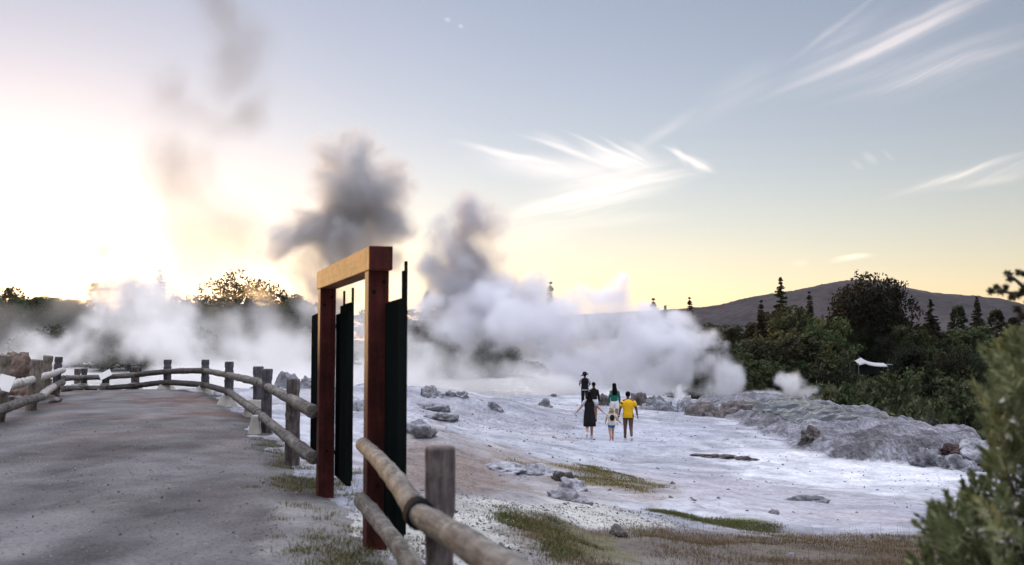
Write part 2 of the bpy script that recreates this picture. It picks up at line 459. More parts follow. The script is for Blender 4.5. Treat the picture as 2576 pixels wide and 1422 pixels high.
# shallow water on the terrace
mw, nt, b = newmat('terrace_water')
b.inputs['Base Color'].default_value = (.03, .03, .032, 1); b.inputs['Roughness'].default_value = .06
b.inputs['IOR'].default_value = 1.33
n = noise(nt, 2.2, 4, .6, geo_pos(nt)); bump(nt, b, n.outputs[0], .5, .12)
WP = [wp(1815, 1038, -1.6), wp(1900, 1046, -1.45), wp(2050, 1048, -1.25), wp(2200, 1046, -1.08), wp(2270, 1046, -1.17), wp(2250, 1040, -1.17), wp(2130, 1020, -1.25), wp(2000, 1014, -1.4), wp(1880, 1022, -1.6)]
WX = np.arange(7.5, 18, .25); WY = np.arange(32, 62, .25)
def water_obj():
    o = sheet('water', WX, WY, lambda x, y: np.minimum(ztop(x) + .012, H(x, y) + .03) - .15 * (1 - sstep(-1.2, .4, sdist(x, y, WP) + .8 * fbm(x * .7, y * .5, oct=3, seed=4))), mw,
              lambda x, y, z: np.tile((.3, .3, .3), (len(x), 1)), lambda X, Y: (sdist(X, Y, WP) > -1.2) & (sdist(X, Y, TERR) > 1.0))
    return tag(o, 'thin film of water shining on top of the sinter terrace', 'water', kind='structure')
water_obj()

# distant hill
def hill_obj():
    X = np.linspace(-900, 2600, 420); Y = np.linspace(1700, 3400, 120)
    XX, YY = np.meshgrid(X, Y)
    prof = [(1300, 800), (1500, 792), (1745, 778), (1800, 773), (1900, 750), (2000, 736), (2100, 712), (2160, 706), (2210, 708), (2270, 722), (2350, 740), (2450, 748), (2520, 756), (2576, 770), (2700, 800), (2900, 830)]
    pxs = [p[0] for p in prof]
    hs = [EYE + (HZ - p[1]) * 2500 / FPX for p in prof]
    pp = CX + FPX * XX / YY
    ridge = np.interp(pp, pxs, hs, left=10, right=20)
    t = 1 - np.abs(YY - 2500) / 800
    Z = ridge * sstep(0, 1, t) * 1.0 + (t * (1 - t)) * 40 * fbm(XX / 160, YY / 160, oct=4, seed=6) - 12 * (1 - sstep(0, .2, t))
    Z = Z + 3.0 * np.abs(fbm(XX / 14, YY / 14, oct=2, seed=2)) * sstep(.1, .4, t)
    V = np.stack([XX, YY, Z], -1).reshape(-1, 3)
    ny, nx = XX.shape
    i = np.arange(nx * ny).reshape(ny, nx)
    Q = np.stack([i[:-1, :-1], i[:-1, 1:], i[1:, 1:], i[1:, :-1]], -1).reshape(-1, 4)
    me = mesh_np('hill', V, Q)
    m, nt, b = newmat('hill_bush')
    P_ = geo_pos(nt)
    n1 = noise(nt, .004, 4, .6, P_); n2 = noise(nt, .05, 4, .7, P_)
    c = ramp(nt, n1.outputs[0], [(.4, (.035, .036, .042)), (.6, (.055, .05, .055)), (.78, (.10, .08, .07))]).outputs[0]
    r2 = ramp(nt, n2.outputs[0], [(.35, (.5, .5, .5)), (.65, (1.2, 1.2, 1.2))])
    c = mixc(nt, c, r2.outputs[0], .9, 'MULTIPLY')
    nt.links.new(c, b.inputs['Base Color']); b.inputs['Roughness'].default_value = 1; b.inputs['Specular IOR Level'].default_value = 0
    return tag(link('hill', me, None, m), 'dark wooded hill on the horizon at right', 'hill', kind='structure')
hill_obj()
# ------------------------------------------------------------------ tubes, fences, gate
def frame_for(d):
    d = d.normalized()
    a = Vector((0, 0, 1)) if abs(d.z) < .9 else Vector((1, 0, 0))
    u = d.cross(a).normalized(); v = d.cross(u).normalized()
    return u, v
def tube(path, radii, seg=14, caps=True, wob=0.0, seed=0):
    """closed round timber along a path; radii per ring; returns V,F"""
    V, F = [], []
    n = len(path)
    for i, p in enumerate(path):
        d = (path[min(i + 1, n - 1)] - path[max(i - 1, 0)])
        u, v = frame_for(d)
        for k in range(seg):
            a = 2 * math.pi * k / seg
            r = radii[i] * (1 + wob * math.sin(3 * a + seed + i * .3) * .5 + wob * math.sin(2 * a + seed * 2 + i * .17))
            V.append(p + u * (math.cos(a) * r) + v * (math.sin(a) * r))
    for i in range(n - 1):
        for k in range(seg):
            a, b2 = i * seg + k, i * seg + (k + 1) % seg
            F.append((a, b2, b2 + seg, a + seg))
    if caps:
        F.append(tuple(range(seg))[::-1]); F.append(tuple(range((n - 1) * seg, n * seg)))
    return V, F
def log_obj(name, parent, a, b, r, mat, ringgap=.33, seed=0, bow=0., grooves=()):
    """a log from a to b, built along local +Z so that the grain follows it"""
    a, b = Vector(a), Vector(b)
    L = (b - a).length
    rnd = random.Random(seed)
    zs = [0, .012]
    z = .012
    while z < L - .06:
        z += .055; zs.append(min(z, L - .02))
    zs += [L - .012, L]
    marks = []
    z = rnd.uniform(.1, ringgap)
    while z < L: marks.append((z, rnd.uniform(.03, .11))); z += ringgap * rnd.uniform(.7, 1.4)
    path, rad = [], []
    for i, z in enumerate(zs):
        rr = r * (1 + .03 * math.sin(z * 3 + seed) + .02 * math.sin(z * 11 + seed * 3))
        for mz, mk in marks: rr += r * mk * math.exp(-((z - mz) / .028) ** 2) - r * mk * .7 * math.exp(-((z - mz - .05) / .02) ** 2)
        for gz in grooves:
            if abs(z - gz) < .03: rr *= .86
        if i in (0, len(zs) - 1): rr *= .9
        path.append(Vector((bow * math.sin(math.pi * z / L), .3 * bow * math.sin(math.pi * z / L), z)))
        rad.append(rr)
    V, F = tube(path, rad, 16, True, .035, seed)
    o = link(name, mesh(name, V, F, True), parent, mat)
    loc = a - (parent.location if parent is not None else Vector())
    o.location = loc
    o.rotation_mode = 'QUATERNION'
    o.rotation_quaternion = (b - a).to_track_quat('Z', 'Y')
    return o
def box_v(cx, cy, cz, sx, sy, sz):
    return [Vector((cx + sx * i / 2, cy + sy * j / 2, cz + sz * k / 2)) for k in (-1, 1) for j in (-1, 1) for i in (-1, 1)]
BOXF = [(0, 2, 3, 1), (4, 5, 7, 6), (0, 1, 5, 4), (2, 6, 7, 3), (0, 4, 6, 2), (1, 3, 7, 5)]
def bevel(me, w=.006, seg=2):
    bm = bmesh.new(); bm.from_mesh(me)
    bmesh.ops.bevel(bm, geom=list(bm.edges), offset=w, segments=seg, affect='EDGES', profile=.6)
    bm.to_mesh(me); bm.free()
def block(name, parent, c, s, mat, rz=0, bw=.006, taper=1.0):
    V = box_v(0, 0, 0, *s)
    for v in V[4:]: v.x *= taper; v.y *= taper
    me = mesh(name, V, BOXF)
    if bw: bevel(me, bw)
    o = link(name, me, parent, mat)
    o.location = Vector(c) - (parent.location if parent is not None else Vector())
    o.rotation_euler = (0, 0, rz)
    return o
def footing(parent, p, w, h, seed):
    rnd = random.Random(seed)
    V = [Vector((x * w * (.5 if z == 0 else .24), y * w * (.5 if z == 0 else .24), z * h)) for z in (0, 1) for y in (-1, 1) for x in (-1, 1)]
    for v in V: v.x += rnd.uniform(-.02, .02); v.z += rnd.uniform(-.015, .015)
    me = mesh('footing', V, BOXF); bevel(me, .03, 3)
    o = link('footing', me, parent, MAT['concrete'])
    o.location = Vector(p) - parent.location; o.rotation_euler = (0, 0, rnd.uniform(-.2, .2) + .2)
    return o
def post_at(parent, px, ptop, d, r, mat, seed, lean=0., notch=.22, base_d=None):
    t = at(px, ptop, d)
    zb = hz(t.x, t.y) - .15
    a = Vector((t.x + lean * (t.z - zb), t.y, zb))
    Lz = (t - a).length
    return log_obj('post', parent, a, t, r, mat, .9, seed, grooves=(Lz - notch,)), t

# near fence beside the gateway
nf = empty('log_fence', at(1107, 1200, 4.7) * 1, 'short near log fence running from the gateway out of the bottom of the picture', 'fence')
nf.location.z = 0
tp = at(1107, 1123, 4.62)
log_obj('post', nf, (tp.x, tp.y, hz(tp.x, tp.y) - .2), tp, .068, MAT['post'], .6, 3, grooves=(.15 + tp.z - .30,))
tp2 = at(1470, 1330, 2.6)
log_obj('post', nf, (.5, 2.2, -.3), (.5, 2.2, 1.1), .068, MAT['post'], .6, 5)
A0, A1, A2 = at(912, 1118, 7.72), at(1054, 1294, 4.52), at(1242, 1420, 3.39)
log_obj('rail', nf, A0, A1, .055, MAT['rail'], .34, 11, .02)
log_obj('rail', nf, A1 + (A2 - A1) * .004, A1 + (A2 - A1) * 2.2, .055, MAT['rail'], .5, 12, .01)
dj = (A1 - A0).normalized()
log_obj('strap', nf, A1 - dj * .085, A1 + (A2 - A1).normalized() * .045, .066, MAT['black'], 9, 1)
B0, B1 = at(908, 1258, 7.72), at(1035, 1430, 5.35)
log_obj('rail', nf, B0, B0 + (B1 - B0) * 1.32, .056, MAT['rail'], .34, 13, .015)
log_obj('rail', nf, B0 + (B1 - B0) * 1.325, (.45, 2.6, .44), .056, MAT['rail'], .34, 14, .01)

# fence from the gateway round the lookout
ff = empty('log_fence', (-8, 28, 0), 'long log rail fence curving from the gateway round the far end of the gravel path', 'fence')
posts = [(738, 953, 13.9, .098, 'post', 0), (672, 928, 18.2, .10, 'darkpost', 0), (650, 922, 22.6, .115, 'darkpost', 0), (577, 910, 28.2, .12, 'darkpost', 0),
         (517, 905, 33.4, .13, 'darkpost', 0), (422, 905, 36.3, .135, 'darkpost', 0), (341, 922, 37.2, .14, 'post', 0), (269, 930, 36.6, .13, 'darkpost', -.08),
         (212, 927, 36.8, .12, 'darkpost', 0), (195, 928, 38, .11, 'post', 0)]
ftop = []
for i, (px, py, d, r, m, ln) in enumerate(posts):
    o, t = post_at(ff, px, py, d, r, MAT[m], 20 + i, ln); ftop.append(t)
for i in (2, 3, 4, 5, 6, 7, 8, 9):
    t = ftop[i]
    w = .62 if i < 7 else .55
    footing(ff, (t.x - .02, t.y - .06, hz(t.x, t.y) - .03), w, .33 if i > 2 else .42, i)
footing(ff, (ftop[1].x - .14, ftop[1].y - .2, hz(ftop[1].x, ftop[1].y) - .03), .22, .36, 31)
up = [(788, 1036, 10.62), (735, 1006, 13.6), (655, 963, 20.5), (577, 945, 27.8), (517, 933, 33.1), (422, 935, 36.0), (341, 944, 36.9), (269, 949, 36.3), (205, 951, 36.7), (158, 952, 33.5)]
lo = [(788, 1152, 10.62), (728, 1104, 13.3), (651, 1040, 19.0), (577, 986, 27.6), (517, 969, 33.0), (422, 962, 36.0), (341, 971, 36.9), (269, 977, 36.3), (205, 978, 36.7), (158, 978, 33.5)]
for rows, s0 in ((up, 60), (lo, 80)):
    for i in range(len(rows) - 1):
        a, b_ = at(*rows[i]), at(*rows[i + 1])
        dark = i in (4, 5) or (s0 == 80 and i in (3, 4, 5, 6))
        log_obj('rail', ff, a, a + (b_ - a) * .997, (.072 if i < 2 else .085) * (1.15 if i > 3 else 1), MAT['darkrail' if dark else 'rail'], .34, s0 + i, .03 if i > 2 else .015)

# left fence
lf = empty('log_fence', (-11, 22, 0), 'log rail fence along the left edge of the gravel path with pale rails', 'fence')
MAT['palerail'] = wood_mat('pale_rail', (.40, .38, .35), (.2, .18, .165), (.55, .53, .5), (.5, .49, .42), lich=.4)
MAT['leftpost'] = wood_mat('left_post', (.18, .15, .125), (.08, .065, .055), (.3, .26, .23), (.32, .3, .25), lich=.3)
for i, (px, py, d, r, m, ln, xb) in enumerate([(148, 898, 31, .115, 'darkpost', -.06, 0), (122, 895, 28, .13, 'leftpost', -.1, 0), (94, 905, 23, .125, 'leftpost', -.1, 0), (14, 893, 19.3, .12, 'leftpost', -.08, 0)]):
    post_at(lf, px, py, d, r, MAT[m], 40 + i, ln)
log_obj('post', lf, (-10.4, 15.2, -.2), (-10.3, 15.2, 1.3), .12, MAT['leftpost'], .9, 47)
ul = [(-140, 1020, 14.9), (0, 980, 18.55), (71, 959, 21.8), (104, 950, 25.0), (132, 942, 28.0), (158, 932, 31.2)]
ll = [(-140, 1078, 14.9), (16, 1026, 18.75), (104, 998, 23.4), (134, 974, 28.0), (158, 962, 31.2)]
for i in range(len(ul) - 1): log_obj('rail', lf, at(*ul[i]), at(*ul[i + 1]), .088, MAT['palerail'], .4, 100 + i, .02)
for i in range(len(ll) - 1): log_obj('rail', lf, at(*ll[i]), at(*ll[i + 1]), .095, MAT['palerail' if i == 2 else 'rail'], .4, 110 + i, .02)

# small signs on the fences
def panel(name, px, py, d, w, h, mat, label, tilt=0, rz=0, th=.02, roll=0):
    me = mesh(name, box_v(0, 0, 0, w, th, h), BOXF); bevel(me, .004)
    o = link(name, me, None, mat)
    o.location = at(px, py, d); o.rotation_euler = (tilt, roll, rz)
    return tag(o, label, 'sign')
panel('info_sign', 13, 964, 18.35, .26, .30, MAT['white'], 'small pale square sign tilted on the left fence rail at the picture edge', -.4, .25, roll=.28)
panel('info_sign', 265, 943, 36.05, .42, .26, MAT['white'], 'small white panel leaning on the far fence rail beside the tilted post', -.5, .2, roll=-.5)
sb = empty('sign_board', at(341, 931, 37.45), 'dark notice board seen from behind on a far lookout fence post', 'sign')
block('board', sb, at(341, 931, 37.42), (.42, .04, .2), MAT['boarddark'], 0, .008)
block('batten', sb, at(341, 931, 37.50), (.08, .05, .26), MAT['darkpost'], 0, .008)

# gateway
GL = Vector((-.30, .954, 0))                        # along the gate line, away from the camera
GN = Vector((.954, .30, 0))                         # to the geyser side
rzg = math.atan2(GN.y, GN.x)
gp1 = atz(938, 1385, 0.0); gp1.y += .1; gp2 = atz(813, 1257, 0.0); gp2.y += .09
GL = (gp2 - gp1); gl_len = GL.length; GL.normalize(); GN = Vector((GL.y, -GL.x, 0)); rzg = math.atan2(GN.y, GN.x)
gw = empty('gateway', gp1, 'tall red timber gateway frame with a worn golden beam and dark green slatted leaves', 'gateway')
def gblock(name, parent, c, along, across, hgt, mat, bw=.006):
    return block(name, parent, c, (across, along, hgt), mat, rzg, bw)
for gp in (gp1, gp2):
    gblock('post', gw, gp + Vector((0, 0, 1.02)), .17, .165, 2.34, MAT['redwood'], .008)
bc = (gp1 + gp2) / 2
for gp in (gp1, gp2):
    for z_, a_ in ((2.02, -.04), (2.10, .04), (.5, 0)): block('bolt', gw, gp - GL * .088 + GN * a_ + Vector((0, 0, z_)), (.028, .012, .028), MAT['black'], rzg, .004)
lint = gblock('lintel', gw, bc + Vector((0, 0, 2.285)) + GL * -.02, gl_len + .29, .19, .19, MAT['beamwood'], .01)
lint.data.materials.append(MAT['redwood'])  # dark timber on the beam ends: their shade is put into the colour
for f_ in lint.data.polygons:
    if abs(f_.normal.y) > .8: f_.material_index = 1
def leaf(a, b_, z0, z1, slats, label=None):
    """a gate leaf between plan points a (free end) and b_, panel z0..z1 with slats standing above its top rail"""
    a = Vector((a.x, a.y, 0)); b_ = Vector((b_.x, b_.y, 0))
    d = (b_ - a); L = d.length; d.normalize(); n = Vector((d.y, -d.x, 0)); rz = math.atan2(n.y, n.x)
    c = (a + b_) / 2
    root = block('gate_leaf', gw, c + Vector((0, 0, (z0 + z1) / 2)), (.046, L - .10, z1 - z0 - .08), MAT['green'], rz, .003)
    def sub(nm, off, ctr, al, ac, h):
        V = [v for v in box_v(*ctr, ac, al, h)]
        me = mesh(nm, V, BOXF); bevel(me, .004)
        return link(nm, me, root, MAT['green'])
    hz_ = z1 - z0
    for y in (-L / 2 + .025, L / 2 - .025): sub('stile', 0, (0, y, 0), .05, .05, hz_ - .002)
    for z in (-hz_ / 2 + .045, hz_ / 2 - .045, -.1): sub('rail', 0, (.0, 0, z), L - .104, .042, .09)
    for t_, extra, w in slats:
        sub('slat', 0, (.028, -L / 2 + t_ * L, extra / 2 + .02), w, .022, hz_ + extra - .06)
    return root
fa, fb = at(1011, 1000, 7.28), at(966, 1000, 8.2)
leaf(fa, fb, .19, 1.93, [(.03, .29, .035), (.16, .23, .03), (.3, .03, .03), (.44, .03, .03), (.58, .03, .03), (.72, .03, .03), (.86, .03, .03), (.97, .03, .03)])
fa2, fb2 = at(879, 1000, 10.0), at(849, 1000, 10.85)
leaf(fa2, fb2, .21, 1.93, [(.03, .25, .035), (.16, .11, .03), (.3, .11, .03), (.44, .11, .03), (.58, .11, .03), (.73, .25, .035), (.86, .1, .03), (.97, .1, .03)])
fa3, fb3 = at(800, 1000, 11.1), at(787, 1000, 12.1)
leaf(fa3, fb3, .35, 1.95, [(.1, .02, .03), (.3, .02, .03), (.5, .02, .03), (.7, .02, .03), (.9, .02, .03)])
for p_, z_ in ((at(962, 780, 8.15), 1.85), (at(962, 1200, 8.1), .45), (at(843, 800, 10.9), 1.8), (at(843, 1150, 10.9), .45), (at(806, 1100, 10.9), .9)):
    block('hinge', gw, (p_.x, p_.y, z_), (.16, .03, .04), MAT['black'], .2, .004)

# ------------------------------------------------------------------ rocks
def rock_mat(name, lightc, darkc, stain):
    m, nt, b = newmat(name)
    P_ = obj_co(nt)
    n1 = noise(nt, 2.2, 6, .68, P_, .3); n2 = noise(nt, 9, 5, .7, P_)
    c = ramp(nt, n1.outputs[0], [(.32, darkc), (.5, stain), (.66, lightc)]).outputs[0]
    r2 = ramp(nt, n2.outputs[0], [(.33, (.45, .45, .45)), (.6, (1.1, 1.1, 1.1))])
    c = mixc(nt, c, r2.outputs[0], .85, 'MULTIPLY')
    nt.links.new(c, b.inputs['Base Color']); b.inputs['Roughness'].default_value = .85; b.inputs['Specular IOR Level'].default_value = .3
    b1 = bump(nt, b, n1.outputs[0], .9, .12); bump(nt, b, n2.outputs[0], .7, .04, b1)
    return m
MAT['rock'] = rock_mat('sinter_rock', (.34, .35, .385), (.08, .08, .09), (.22, .22, .24))
MAT['rockpale'] = rock_mat('pale_rock', (.44, .45, .49), (.14, .14, .155), (.33, .335, .365))
MAT['rockdark'] = rock_mat('dark_rock', (.22, .2, .2), (.05, .045, .045), (.12, .105, .10))
MAT['rockred'] = rock_mat('red_brown_rock', (.09, .05, .043), (.025, .015, .015), (.055, .03, .028))
MAT['rockbrown'] = rock_mat('brown_rock', (.24, .17, .13), (.05, .035, .028), (.13, .09, .07))
def rock(px, py, d, w, dep, h, mat, label, seed, rz=0, name='rock', craggy=.35, sink=.25, xyz=None, flat=0):
    bm = bmesh.new()
    bmesh.ops.create_icosphere(bm, subdivisions=5, radius=1)
    co = np.array([v.co[:] for v in bm.verts])
    n = fbm(co[:, 0] * 1.3 + seed, co[:, 1] * 1.3, co[:, 2] * 1.3 + seed * 3, oct=5, seed=seed, gain=.55)
    cel = 1 - np.abs(fbm(co[:, 0] * 1.1 - seed, co[:, 1] * 1.1, co[:, 2] * 1.6, oct=3, seed=seed + 5))
    s = 1 + craggy * n + craggy * .6 * (cel - .5)
    co = co * s[:, None]
    if flat: co[:, 2] = np.where(co[:, 2] > flat, flat + (co[:, 2] - flat) * .25, co[:, 2])
    co = co * np.array([w / 2, dep / 2, h])
    for v, c in zip(bm.verts, co): v.co = c
    me = bpy.data.meshes.new(name); bm.to_mesh(me); bm.free(); me.shade_smooth()
    o = link(name, me, None, mat)
    p = at(px, py, d) if xyz is None else Vector(xyz)
    z = hz(p.x, p.y)
    o.location = (p.x, p.y, z - sink * h + (0))
    o.rotation_euler = (0, 0, rz)
    return tag(o, label, 'rock', 'sinter rocks')
def rockg(px, py, w_px, h_px, mat, label, seed, dep=1.0, d=None, sink=.4, **k):
    """px,py = middle of the foot of the rock in the picture"""
    lo_, hi_ = 5., 70.
    if d is None:
        best = 40
        for dd in np.arange(8, 66, .4):
            q = at(px, py, dd)
            if q.z <= hz(q.x, q.y): best = dd; break
        d = best
    s = d / FPX
    return rock(px, py, d, w_px * s, w_px * s * dep, h_px * s / (1 - sink), mat, label, seed, sink=sink, **k)
rockg(1240, 1027, 40, 14, MAT['rock'], 'small rounded grey boulder alone on the blue sinter flat right of the mound', 1)
rockg(1372, 1023, 38, 15, MAT['rock'], 'low grey boulder on the flat left of the hatted man', 2)
rockg(1087, 996, 50, 16, MAT['rock'], 'largest of the smooth grey stones on the brink of the mound', 3)
rockg(1130, 998, 30, 12, MAT['rock'], 'middle smooth grey stone on the brink beside the largest', 4)
rockg(1160, 1000, 34, 10, MAT['rock'], 'rightmost flat grey stone on the brink before the steam', 5)
rockg(1392, 999, 16, 5, MAT['rockdark'], 'tiny dark stone on the brink under the white steam', 6)
rockg(1055, 1098, 90, 26, MAT['rock'], 'dark rough rock with a shadowed hollow just right of the near gate leaf', 7, craggy=.5)
rockg(1108, 1058, 90, 9, MAT['rock'], 'dark cracked ledge on the side of the mound', 8, craggy=.5, dep=.6)
rockg(1072, 1030, 90, 9, MAT['rock'], 'grey craggy ledge near the top of the mound', 36, craggy=.5, dep=.6)
rockg(895, 1035, 60, 26, MAT['rockpale'], 'pale rock seen through the gateway opening', 9, craggy=.4)
rockg(715, 992, 80, 46, MAT['rock'], 'big smooth grey boulder in the steam behind the lookout fence', 10, d=43, craggy=.2)
rockg(650, 998, 70, 22, MAT['rock'], 'low dark boulder just beyond the lookout fence left of the big one', 11, d=42, craggy=.25)
rockg(772, 988, 64, 44, MAT['rock'], 'grey boulder half hidden behind the far gate post', 12, d=45, craggy=.2)
rockg(1662, 1030, 90, 26, MAT['rock'], 'broken pale grey rock pile edge in front of the geyser spray', 13, craggy=.5, dep=.6)
rockg(1725, 1036, 70, 24, MAT['rockpale'], 'pale cracked boulder between the rock pile and the terrace', 14, craggy=.45, dep=.7)
rockg(1640, 1018, 40, 12, MAT['rockdark'], 'dark stone beside the man in the yellow shirt', 15, craggy=.5)
rockg(1605, 1020, 36, 20, MAT['rockdark'], 'small dark rock behind the yellow shirt', 35, craggy=.5)
rockg(1520, 1020, 26, 20, MAT['rockdark'], 'dark rock just left of the woman in green', 16, craggy=.5)
rockg(1800, 1040, 34, 14, MAT['rockpale'], 'small pale rock where the terrace foot begins', 17)
rockg(1775, 1018, 130, 36, MAT['rockdark'], 'large smooth dark grey rock hump at the upper end of the terrace', 18, craggy=.22, dep=.8, d=50)
rockg(1870, 1010, 150, 22, MAT['rockdark'], 'long low dark rock back along the rear of the terrace', 19, craggy=.25, dep=.6, d=51)
rockg(2042, 1110, 58, 22, MAT['rockdark'], 'dark lump stuck on the front face of the terrace', 20, craggy=.55, sink=.3)
rockg(2392, 1158, 60, 9, MAT['rockred'], 'red brown rock in the hollow at the right end of the terrace', 21, craggy=.4)
rockg(2440, 1168, 56, 10, MAT['rockred'], 'smaller red brown rock below the white slope at right', 22, craggy=.5)
rockg(2452, 1160, 120, 30, MAT['rockpale'], 'white sloping rock shoulder beyond the right end of the terrace', 23, craggy=.3)
rockg(2330, 1174, 70, 20, MAT['rock'], 'grey stone at the foot of the terrace near its right end', 24, craggy=.4)
rockg(2405, 1182, 90, 24, MAT['rock'], 'greenish grey stone at the foot of the terrace beside the shrub', 25, craggy=.4)
rockg(1268, 1180, 120, 12, MAT['rockpale'], 'flat pale slab at the upper end of the near rock outcrop', 26, craggy=.35, dep=1.2)
rockg(1350, 1196, 140, 18, MAT['rockpale'], 'long pale cracked slab in the middle of the near rock outcrop', 27, craggy=.4, dep=.8)
rockg(1412, 1216, 50, 20, MAT['rockdark'], 'dark broken stone on the outcrop beside the long slab', 28, craggy=.5)
rockg(1445, 1232, 90, 18, MAT['rockpale'], 'pale stone at the lower end of the near rock outcrop', 29, craggy=.45)
rockg(1420, 1258, 110, 18, MAT['rock'], 'low grey ledge below the near rock outcrop', 30, craggy=.4)
rockg(2030, 1268, 110, 9, MAT['rock'], 'thin flat grey slab lying alone on the pale plain', 31, craggy=.3, dep=.35, rz=-.3)
rockg(1945, 1296, 24, 8, MAT['rock'], 'small grey stone on the pale plain below the flat slab', 32)
rockg(1800, 1150, 100, 6, MAT['rockdark'], 'dark crusty ledge on the white plain left of the terrace foot', 33, craggy=.6, dep=.5)
rockg(1880, 1160, 50, 5, MAT['rockdark'], 'dark crusty stone on the white plain just right of the crusty ledge', 34, craggy=.6, dep=.5)
rock(48, 950, 30, 1.9, 1.6, 1.05, MAT['rockbrown'], 'rough brown boulder behind the left fence', 37, craggy=.5, sink=.1)
rock(96, 985, 30, 1.2, 1.0, .45, MAT['rockdark'], 'dark low boulder at the foot of the brown boulder behind the left fence', 38, craggy=.5)
rock(60, 985, 27, 1.8, 1.0, .3, MAT['rockdark'], 'flat dark stone between left fence posts', 39, craggy=.5)
rockg(1560, 1356, 60, 20, MAT['rockdark'], 'dark clod in the scrub bank below the light gravel', 43, craggy=.5)
rockg(1990, 1402, 16, 7, MAT['rockpale'], 'small white stone in the scrub at the bottom', 44)
rockg(2070, 1362, 14, 6, MAT['rockpale'], 'small white stone on the scrub edge right of centre', 45)
# ------------------------------------------------------------------ people
def skin_mesh(name, nodes, edges, root=0, sub=2):
    """nodes: list of (x,y,z, rx, ry); grows a continuous skin over the skeleton"""
    me = bpy.data.meshes.new(name + '_cage')
    me.from_pydata([n[:3] for n in nodes], edges, [])
    o = bpy.data.objects.new('tmp', me); COL.objects.link(o)
    md = o.modifiers.new('s', 'SKIN'); md.use_smooth_shade = True
    sv = me.skin_vertices[0].data
    for i, n in enumerate(nodes):
        sv[i].radius = (n[3], n[4] if len(n) > 4 else n[3]); sv[i].use_root = (i == root)
    s2 = o.modifiers.new('u', 'SUBSURF'); s2.levels = sub; s2.render_levels = sub
    dg = bpy.context.evaluated_depsgraph_get(); dg.update()
    out = bpy.data.meshes.new_from_object(o.evaluated_get(dg))
    out.name = name
    bpy.data.objects.remove(o); bpy.data.meshes.remove(me)
    out.shade_smooth()
    return out
def join(meshes, name):
    bm = bmesh.new()
    for m in meshes: bm.from_mesh(m)
    me = bpy.data.meshes.new(name); bm.to_mesh(me); bm.free(); me.shade_smooth()
    return me
def ball(c, r, seg=16):
    bm = bmesh.new(); bmesh.ops.create_uvsphere(bm, u_segments=seg, v_segments=10, radius=1)
    for v in bm.verts: v.co = Vector((c[0] + v.co.x * r[0], c[1] + v.co.y * r[1], c[2] + v.co.z * r[2]))
    me = bpy.data.meshes.new('b'); bm.to_mesh(me); bm.free(); return me
def loft(rings, name, seg=20):
    """rings: (cx, cy, z, rx, ry)"""
    V, F = [], []
    for i, (cx, cy, z, rx, ry) in enumerate(rings):
        for k in range(seg):
            a = 2 * math.pi * k / seg
            V.append((cx + rx * math.cos(a), cy + ry * math.sin(a), z))
    n = len(rings)
    for i in range(n - 1):
        for k in range(seg):
            a, b_ = i * seg + k, i * seg + (k + 1) % seg
            F.append((a, b_, b_ + seg, a + seg))
    F.append(tuple(range(seg))[::-1]); F.append(tuple(range((n - 1) * seg, n * seg)))
    return mesh(name, V, F, True)
def cloth(name, col, var=.2, rough=.85): return simple(name, col, rough, var, 9, .25, spec=.15)
SK = {k: simple(k, c, .6, .1, 6, 0) for k, c in {'skin_light': (.42, .24, .17), 'skin_tan': (.30, .15, .09), 'skin_dark': (.11, .055, .035)}.items()}
CL = {'black': cloth('black_cloth', (.012, .012, .014)), 'yellow': cloth('yellow_cloth', (.78, .44, .015), .1), 'green': cloth('green_cloth', (.012, .13, .10)), 'white': cloth('white_cloth', (.72, .72, .72), .06),
      'blue': cloth('blue_denim', (.02, .12, .34)), 'grey': cloth('grey_cloth', (.42, .44, .5), .08), 'olive': cloth('olive_cloth', (.06, .05, .02)), 'hairdark': simple('dark_hair', (.007, .005, .0045), .8, .3, 20, .4, spec=.05),
      'hairblond': simple('blond_hair', (.34, .24, .14), .5, .3, 20, .4), 'shoe': simple('white_shoe', (.75, .73, .72), .6, .08, 5, 0), 'redsock': cloth('red_sock', (.38, .05, .07)), 'darkshoe': simple('dark_shoe', (.02, .02, .022), .6, .2, 5, 0),
      'cream': cloth('cream_cloth', (.62, .56, .46), .1), 'pink': simple('pink_shoe', (.6, .35, .4), .6, .1, 5, 0)}
def hand(side, w, elbow, s, curl=.5):
    """palm with five separate bent fingers, hanging from wrist w"""
    w = Vector(w); d = (w - Vector(elbow)).normalized()
    side_v = Vector((0, 1, 0)); side_v = (side_v - d * side_v.dot(d)).normalized()
    inn = d.cross(side_v) * side
    parts = []
    pl = [(*w, .026 * s, .02 * s), (*(w + d * .045 * s), .04 * s, .018 * s), (*(w + d * .09 * s), .041 * s, .016 * s)]
    parts.append(skin_mesh('palm', pl, [(0, 1), (1, 2)], 0, 1))
    for k, ln in enumerate((.066, .078, .073, .056)):
        b0 = w + d * .085 * s + side_v * (.030 - .02 * k) * s
        j1 = b0 + (d * .9 + inn * .25 * curl) * ln * .5 * s
        j2 = j1 + (d * .6 + inn * .8 * curl) * ln * .5 * s
        parts.append(skin_mesh('finger', [(*b0, .0095 * s), (*j1, .0088 * s), (*j2, .0075 * s)], [(0, 1), (1, 2)], 0, 1))
    b0 = w + d * .03 * s + side_v * .035 * s
    j1 = b0 + (d * .5 + side_v * .7 + inn * .2) * .035 * s
    j2 = j1 + (d * .9 + side_v * .2 + inn * .3) * .03 * s
    parts.append(skin_mesh('thumb', [(*b0, .012 * s), (*j1, .0105 * s), (*j2, .009 * s)], [(0, 1), (1, 2)], 0, 1))
    return parts
